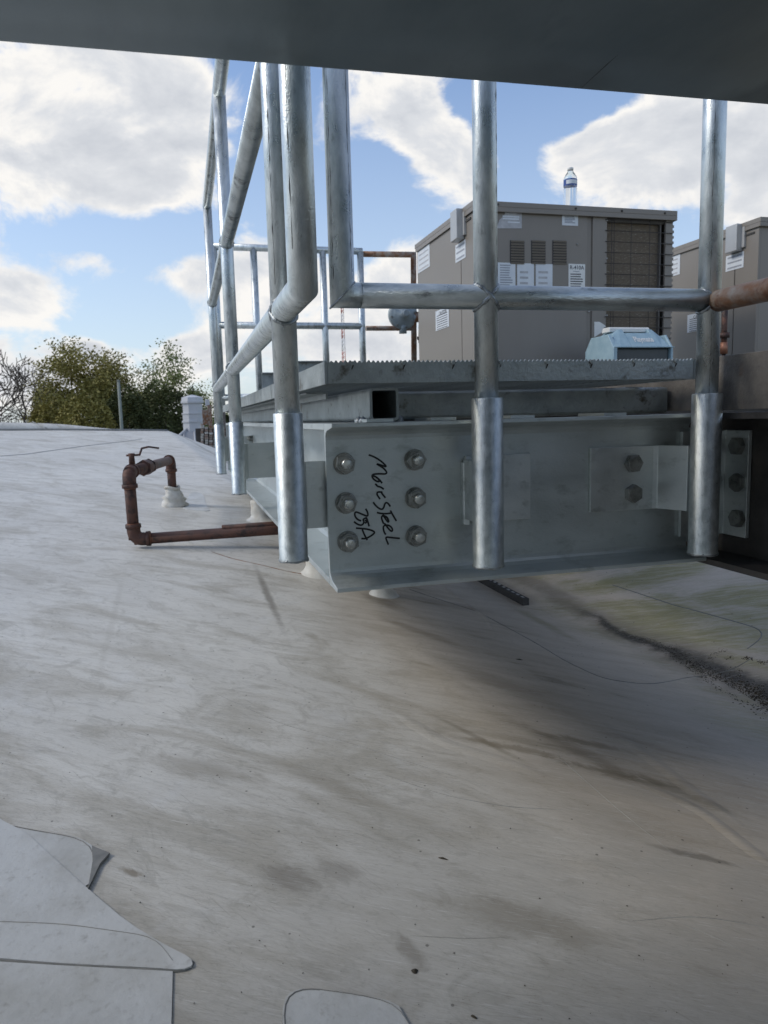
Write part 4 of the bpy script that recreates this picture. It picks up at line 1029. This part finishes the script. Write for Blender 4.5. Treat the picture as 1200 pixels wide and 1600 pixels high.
# ------------------------------------------------------------------ cooler and bottle
def cooler():
    Y0 = 2.90; c = onY(963, 543, Y0); e = onY(1050, 543, Y0); x0, x1 = c.x, e.x; w = x1-x0; dep = .235; zb = .1062; zl = c.z
    t = thing('cooler', ((x0+x1)/2, Y0+dep/2, zb), 'light blue and dark grey cooler box with white carrying handle in front of the coil', 'cooler')
    m = MB(); m.prism([(x0+.006, Y0+.012), (x1-.006, Y0+.012), (x1-.006, Y0+dep-.012), (x0+.006, Y0+dep-.012)], 'z', zb, zl-.001); m.build('body', DARKP, t, bevel=.01)
    # side arms of the lid
    for xa, xb in ((x0-.014, x0+.005), (x1-.005, x1+.006)):
        m = MB(); m.prism([(Y0-.002, zb+.01), (Y0-.002, zl), (Y0+dep*.2, zl+.06), (Y0+dep*.8, zl+.06), (Y0+dep+.002, zl), (Y0+dep+.002, zb+.01)], 'x', xa, xb); m.build('side_arm', BLUEP, t, bevel=.003)
    # lid: lofted roof with a hand hole
    zt = onY(1000, 514, Y0+.07).z
    secs = [(x0-.0145, .0, .0), (x0+.012, .26, .62), (x0+.03, .34, .93), (x0+.07, .36, 1.0)]
    N_ = []
    def sec(x, a, h):
        ya = Y0-.004+a*dep*.5; yb_ = Y0+dep+.004-a*dep*.5; z2 = zl+(zt-zl)*h
        return [(x, Y0-.004, zl), (x, Y0-.004, zl+.004), (x, ya, z2), (x, yb_, z2), (x, Y0+dep+.004, zl+.004), (x, Y0+dep+.004, zl)]
    S = [sec(x0-.012, .12, .0), sec(x0+.02, .55, .70), sec(x0+.055, .66, .97), sec(x0+.075, .68, 1.0)]
    S2 = [sec(x1-.075, .68, 1.0), sec(x1-.055, .66, .97), sec(x1-.02, .55, .62), sec(x1+.012, .12, .0)]
    for SS in (S, S2):
        m = MB(); n = 6; vs = [v for s_ in SS for v in s_]; fs = []
        for i in range(len(SS)-1):
            for j in range(n): fs.append((i*n+j, i*n+(j+1) % n, (i+1)*n+(j+1) % n, (i+1)*n+j))
        fs += [tuple(range(n)), tuple((len(SS)-1)*n+j for j in range(n))]; m.add(vs, fs); m.build('lid_end', BLUEP, t, bevel=.003)
    # middle of the lid: front slope with a dished handle opening
    xm0, xm1 = x0+.0755, x1-.0755; yr = Y0-.004+.68*dep*.5
    m = MB(); hz = zl+(zt-zl)*.78; yh = Y0-.004+(yr-Y0+.004)*.78
    m.prism([(Y0-.004, zl), (Y0-.004, zl+.004), (yh, hz), (yh+.05, hz-.01), (Y0+dep*.62, hz-.01), (Y0+dep+.004, zl+.004), (Y0+dep+.004, zl)], 'x', xm0, xm1); m.build('lid_front', BLUEP, t)
    m = MB(); m.prism([(yr+.012, zt-.012), (yr+.012, zt+.004), (yr+.02, zt+.010), (Y0+dep*.62, zt+.010), (Y0+dep*.66, zt-.012)], 'x', x0+.02, x1-.055); m.build('handle', WHITEP, t, bevel=.003)
    sl = atan2(hz-zl-.004, yh-Y0+.004)
    p = Vector(((x0+x1)/2+.012, Y0+.012, zl+.032)); mid_ = Vector((p.x, (Y0-.004+yh)/2, (zl+.004+hz)/2)); nrm = Vector((0, -sin(sl), cos(sl)))
    text(t, 'Playmate', mid_+nrm*.0015, .046, WHITEP, (sl, 0, 0), sx=.60, bold=.03)
cooler()
def bottle():
    p = onY(891, 300, YU+.06); c = Vector((p.x, YU+.06, UZ1)); t = thing('water_bottle', tuple(c), 'clear plastic water bottle with blue label standing on top of the nearer air conditioner', 'bottle')
    top = onY(891, 263, YU+.06).z-UZ1; k = top/.20; r = .0325
    pr_ = [(.026, 0), (.031, .004)]
    for i in range(9): pr_ += [(r, .012+i*.011), (r*.93, .0175+i*.011)]
    pr_ += [(r, .112), (r*.985, .115), (r*.985, .142), (r, .145), (r*.93, .155), (r*.70, .170), (r*.42, .183), (.0125, .187), (.0125, .189)]
    m = MB(); m.lathe([(a, b*k) for a, b in pr_], c, 28); m.build('bottle_body', CLEAR, t)
    m = MB(); m.lathe([(r*1.0, .113*k), (r*1.0, .144*k)], c, 28); m.f = m.f[:28]; m.sm = m.sm[:28]; lb = m.build('label', M('blue_bottle_label', (.02,.05,.22), (.03,.09,.32), 40, .4), t)
    m = MB(); m.lathe([(r*1.004, .119*k), (r*1.004, .138*k)], c, 28); m.f = m.f[16:24]; m.sm = m.sm[16:24]; m.build('label_print', PAPER, lb)
    m = MB(); m.lathe([(.0145, .188*k), (.0145, .200*k), (.013, .202*k), (0, .202*k)], c, 18); m.build('cap', WHITEP, t)
bottle()

# ------------------------------------------------------------------ the distance
def ground():
    m = MB(); s = 3000; m.add([(-s, -s, -5.5), (s, -s, -5.5), (s, s, -5.5), (-s, s, -5.5)], [(0, 1, 2, 3)]); g = m.build('ground', GROUNDM); tag(g, kind='structure')
    m = MB(); n = 60; vs = []
    for i in range(n):
        a = -1.3+2.6*i/(n-1); r = 170; vs += [(r*sin(a), r*cos(a), -5.6), ((r+90)*sin(a), (r+90)*cos(a), -5.2+4.6+3.0*noise.noise((a*4, 1, 2)))]
    vs2 = vs; m.add(vs, [(2*i, 2*i+2, 2*i+3, 2*i+1) for i in range(n-1)], True); h = m.build('far_wooded_rise', LF3); tag(h, kind='structure')
ground()

def tree(px0, px1, ytop, dist, kind, label, seed, ybase=-5.5, dens=1, name='broadleaf_tree'):
    rnd = random.Random(seed)
    c = onY((px0+px1)/2, 600, dist); cw = (onY(px1, 600, dist).x-onY(px0, 600, dist).x)/2; zt = onY((px0+px1)/2, ytop, dist).z; H = zt-ybase
    t = thing(name, (c.x, dist, ybase), label, 'tree')
    base = Vector((c.x, dist, ybase)); zc0 = ybase+H*.30; ctr = Vector((c.x, dist, ybase+H*.62)); rz = H*.40
    attract = []
    def inside(p): q = p-ctr; return (q.x/cw)**2+(q.y/cw)**2+(q.z/(rz if q.z > 0 else rz*.95))**2
    wood = MB(); tips = []
    def grow(p, d, r, L, lev):
        n = 4; pts = [p]; rs = [r]
        for i in range(n):
            d = (d+Vector((rnd.gauss(0, .13), rnd.gauss(0, .13), rnd.gauss(.03, .1)))).normalized()
            p = p+d*(L/n); pts.append(p); rs.append(max(.022, r*(1-.40*(i+1)/n)))
        wood.tube(pts, rs, 5 if lev > 1 else 7, caps=False)
        if lev >= 3: tips.extend(pts[1:])
        if lev >= (6 if kind == 'bare' else 5) or inside(p) > 1.25: tips.append(p); return
        for k in range(rnd.choice([2, 3, 3]) if lev < 5 else 2):
            a = rnd.random()*6.28; sp = rnd.uniform(.45, .95) if lev else rnd.uniform(.35, .8)
            u = d.orthogonal().normalized(); w_ = d.cross(u); nd = (d+(u*cos(a)+w_*sin(a))*sp).normalized()
            grow(pts[-1] if k == 0 else pts[rnd.choice([2, 3, 4])], nd, rs[-1]*rnd.uniform(.62, .85), L*rnd.uniform(.62, .86), lev+1)
    tr = (.030 if kind == 'bare' else .024)*H; grow(base, Vector((0, 0, 1)), tr, H*(.36 if kind == 'bare' else .28), 0)
    for k in range(5):
        a = 2*pi*k/5+rnd.random(); grow(base+Vector((0, 0, H*rnd.uniform(.24, .32))), Vector((cos(a)*.9, sin(a)*.9, .75)).normalized(), tr*.55, max(cw*.55, H*(.27 if kind == 'bare' else .2)), 1)
    wood.build('trunk', BARK, t)
    if kind == 'bare': return t
    mat_ = {'gold': LF1, 'green': LF2}[kind]
    lf = MB(); ls = H*.0105
    cl = []
    for p in tips:
        if inside(p) < 1.3: cl.append(p)
    rnd.shuffle(cl)
    for i in range(int((150 if kind == 'gold' else 95)*dens)):      # clumps on the crown's shell
        a = rnd.random()*6.28; zz = rnd.uniform(-.8, 1); q = sqrt(max(0, 1-zz*zz)); f = rnd.uniform(.35, 1.0)**.6*(1+.2*noise.noise((a*2, zz*3, seed)))
        cc = ctr+Vector((q*cos(a)*cw*f, q*sin(a)*cw*f, zz*rz*f)); 
        for _ in range(rnd.randint(4, 9)): cl.append(cc+Vector((rnd.gauss(0, cw*.10), rnd.gauss(0, cw*.10), rnd.gauss(0, H*.02))))
    tot = int((40000 if kind == 'gold' else 17000)*dens); per = max(3, tot//max(1, len(cl)))
    sg = H*.032
    for p in cl:
        k_ = noise.noise((p.x*.5, p.y*.5, p.z*.5+seed))
        if k_ < (-.30 if kind == 'gold' else -.12): continue
        for _ in range(per):
            q = p+Vector((rnd.gauss(0, sg), rnd.gauss(0, sg), rnd.gauss(0, sg*.7)))
            a = Vector((rnd.gauss(0, 1), rnd.gauss(0, 1), rnd.gauss(0, .7))).normalized()*ls*rnd.uniform(.6, 1.2); b = a.cross(Vector((rnd.gauss(0, 1), rnd.gauss(0, 1), rnd.gauss(0, 1)))).normalized()*ls*rnd.uniform(.35, .7)
            lf.v += [tuple(q-a), tuple(q+b), tuple(q+a), tuple(q-b)]; n = len(lf.v); lf.f.append((n-4, n-3, n-2, n-1)); lf.sm.append(False)
    me = bpy.data.meshes.new('crown'); off_ = wloc(t); me.from_pydata([(x-off_.x, y-off_.y, z-off_.z) for x, y, z in lf.v], [], lf.f); me.materials.append(mat_)
    link('crown', me, t); return t
tree(52, 214, 541, 60, 'gold', 'broad golden-green tree in the middle of the tree line', 11, dens=1.25)
tree(196, 312, 537, 64, 'green', 'airy fresh green tree with gaps of sky, beside the metal cupola', 23, dens=1.0)
tree(-64, 66, 545, 55, 'bare', 'leafless grey tree at the far left edge', 5, name='bare_tree')
tree(292, 350, 597, 70, 'green', 'small green tree top showing behind the cupola and the rail posts', 31, dens=.5)
def bush(px0, px1, ytop, dist, label, seed, m_=LF3, zb=-5.5, dens=1):
    rnd = random.Random(seed); a = onY(px0, 640, dist); b = onY(px1, 640, dist); zt = onY((px0+px1)/2, ytop, dist).z; c = Vector(((a.x+b.x)/2, dist, 0)); w_ = (b.x-a.x)/2
    t = thing('evergreen_bush', (c.x, dist, zb), label, 'bush', 'dark evergreens below the tree line'); H = zt-zb; ls = .10
    lf = MB(); st = MB(); st.tube([(c.x, dist, zb), (c.x+.1, dist, zb+H*.7)], [.12, .03], 6); st.build('trunk', BARK, t)
    for i in range(int(9000*dens)):
        th = rnd.random()*6.28; zz = rnd.uniform(0, 1); rad = (1-zz**7)**.5*(.95+.35*noise.noise((th*1.5, zz*5, seed)))*rnd.uniform(.55, 1)**.4
        q = Vector((c.x+w_*rad*cos(th), dist+w_*.7*rad*sin(th), zb+H*zz*(.94+.16*noise.noise((th*1.5, seed, 2)))))
        u = Vector((rnd.gauss(0, 1), rnd.gauss(0, 1), rnd.gauss(0, .7))).normalized()*ls*rnd.uniform(.7, 1.6); v = u.cross(Vector((rnd.gauss(0, 1), rnd.gauss(0, 1), 1))).normalized()*ls*.6
        lf.v += [tuple(q-u), tuple(q+v), tuple(q+u), tuple(q-v)]; n = len(lf.v); lf.f.append((n-4, n-3, n-2, n-1))
    off_ = wloc(t); me = bpy.data.meshes.new('foliage'); me.from_pydata([(x-off_.x, y-off_.y, z-off_.z) for x, y, z in lf.v], [], lf.f); me.materials.append(m_); link('foliage', me, t)
bush(38, 128, 612, 52, 'olive bush under the left half of the golden-green tree', 1, LF1, dens=.9)
bush(85, 185, 612, 50, 'olive green bush under the trunk of the golden-green tree, left of the pole', 2, LF1)
bush(150, 245, 603, 53, 'dark bush just right of the utility pole', 3, LF3, dens=1.3)
bush(205, 305, 598, 55, 'tall dark evergreen directly left of the metal cupola', 4, LF3, dens=1.3)
bush(-40, 70, 640, 95, 'low brownish thicket behind the leafless tree', 5, BARK, dens=.6)
bush(322, 372, 640, 30, 'dark green bush seen between the left rail posts', 6, LF3, dens=.7)
def far_things():
    D = 48; a = onY(185, 596, D); t = thing('utility_pole', (a.x, D, -5.5), 'thin grey pole standing in front of the trees', 'pole'); m = MB(); m.tube([(a.x, D, -5.5), (a.x, D, a.z)], [.12, .085], 10); m.build('pole_shaft', POLE, t)
    m = MB(); m.lathe([(.10, 0), (.10, .05), (0, .12)], (a.x, D, a.z), 10); m.build('pole_cap', POLE, t)
    # radio mast
    D = 600; a = onY(534, 470, D); t = thing('radio_mast', (a.x, D, -5.5), 'distant red and white lattice radio mast between the rail posts', 'radio mast'); zt = a.z; seg = 10; z0 = -5.5
    for k in range(seg):
        za = z0+(zt-z0)*k/seg; zb = z0+(zt-z0)*(k+1)/seg; m = MB(); w0 = 1.9-1.0*k/seg; w1 = 1.9-1.0*(k+1)/seg
        C3 = [(-1, -.6), (1, -.6), (0, 1.1)]
        for i in range(3):
            p = C3[i]; q = C3[(i+1) % 3]; m.tube([(a.x+p[0]*w0, D+p[1]*w0, za), (a.x+p[0]*w1, D+p[1]*w1, zb)], .22, 4)
            for s in range(3):
                f0 = s/3; f1 = (s+1)/3; m.tube([(a.x+p[0]*w0, D+p[1]*w0, za+(zb-za)*f0), (a.x+q[0]*w0, D+q[1]*w0, za+(zb-za)*f1)], .13, 4)
        m.build('mast_section', REDT if k % 2 else WHTT, t)
    # hipped metal roof with a louvred cupola
    D = 18.0; q = lambda x, y, d=D: onY(x, y, d)
    ap = q(303, 664); t = thing('metal_roof_building', (ap.x, D, -5.5), 'neighbouring building with a grey standing seam hip roof under an octagonal cupola', 'building')
    hw = 1.15; zr = ap.z-.95; x, y = ap.x, D; cor = [(x-hw, y-hw), (x+hw, y-hw), (x+hw, y+hw), (x-hw, y+hw)]
    m = MB(); m.add([(*c, zr) for c in cor]+[(x, y, ap.z+.05)], [(0, 1, 4), (1, 2, 4), (2, 3, 4), (3, 0, 4)]); rf = m.build('roof', ZINCD, t)
    m = MB(); m.box(x-hw+.1, x+hw-.1, y-hw+.1, y+hw-.1, -5.5, zr); m.build('wall', BRICK, t)
    for i in range(-4, 5):
        xx = x+i*.24; s0 = 1-abs(i*.24)/hw; m = MB(); m.tube([(xx, y-hw, zr+.015), (xx, y-hw+hw*s0*.98, zr+.015+(ap.z+.05-zr)*s0*.98)], .016, 4); m.build('standing_seam', ZINC, rf)
    for c in cor: m = MB(); m.tube([(*c, zr+.02), (x, y, ap.z+.06)], .03, 6); m.build('hip_cap', ZINC, rf)
    r = abs(q(318, 640).x-q(284, 640).x)/2/cos(pi/8)*.98
    def octo(nm, z0, z1, rr, mm=ZINC, par=t, rr2=None):
        m = MB(); rr2 = rr if rr2 is None else rr2; P = [(cos(pi/8+pi/4*i), sin(pi/8+pi/4*i)) for i in range(8)]
        m.add([(x+a_*rr, y+b_*rr, z0) for a_, b_ in P]+[(x+a_*rr2, y+b_*rr2, z1) for a_, b_ in P], [tuple(range(8))[::-1], tuple(range(8, 16))]+[(i, (i+1) % 8, 8+(i+1) % 8, 8+i) for i in range(8)]); return m.build(nm, mm, par)
    x = q(301, 640).x
    octo('cupola_base', zr+.2, q(301, 660).z, r*.98); octo('cupola_ledge', q(301, 660).z, q(301, 657).z, r*1.06)
    octo('cupola_drum', q(301, 657).z, q(301, 647).z, r*.97); octo('cupola_ledge', q(301, 647).z, q(301, 645).z, r*1.03)
    cu = octo('cupola_upper', q(301, 645).z, q(301, 630).z, r*.92); octo('cupola_cornice', q(301, 630).z, q(301, 627).z, r*1.08)
    octo('cupola_cap', q(301, 627).z, q(301, 621).z, r*1.02, rr2=r*.98); octo('cupola_peak', q(301, 621).z, q(301, 617).z, r*.98, rr2=.03)
    # ruined brick parapet with rusty sheets
    D2 = 13.0; t = thing('brick_parapet', (q(326, 700, D2).x, D2, -5.5), 'weathered brick piers with a rusty orange sheet beyond the roof edge', 'brick wall')
    def bx(x0, x1, y0, y1, nm, mm, d0=0, d1=.25):
        a_ = q(x0, y1, D2); b_ = q(x1, y0, D2); m = MB(); m.box(a_.x, b_.x, D2+d0, D2+d1, a_.z, b_.z); m.build(nm, mm, t)
    bx(317, 325.5, 640, 664, 'rusty_sheet', RUSTO, -.03, 0); bx(326, 330, 633, 668, 'timber_post', RUSTO, -.06, .02); bx(321, 327, 624, 634, 'flue', ZINC, .0, .15)
    rn = random.Random(4)
    for x0, x1, yt in ((314, 318, 662), (320, 325, 667), (327, 332, 668), (334, 341, 664), (343, 352, 668), (354, 362, 667)):
        yy = yt
        while yy < 775:
            bx(x0+rn.uniform(-.4, .4), x1+rn.uniform(-.4, .4), yy, yy+3.3, 'brick', BRICK if rn.random() < .6 else BOOT, rn.uniform(-.03, .03), .25); yy += 3.9
    bx(312, 366, 668, 780, 'backing_wall', DARKS, .12, .3)
    bx(333, 366, 634, 637, 'dark_beam', DARKS, -.05, .2); bx(349, 351, 632, 668, 'timber_post', TANS, -.06, 0)
far_things()
bpy.context.view_layer.update()
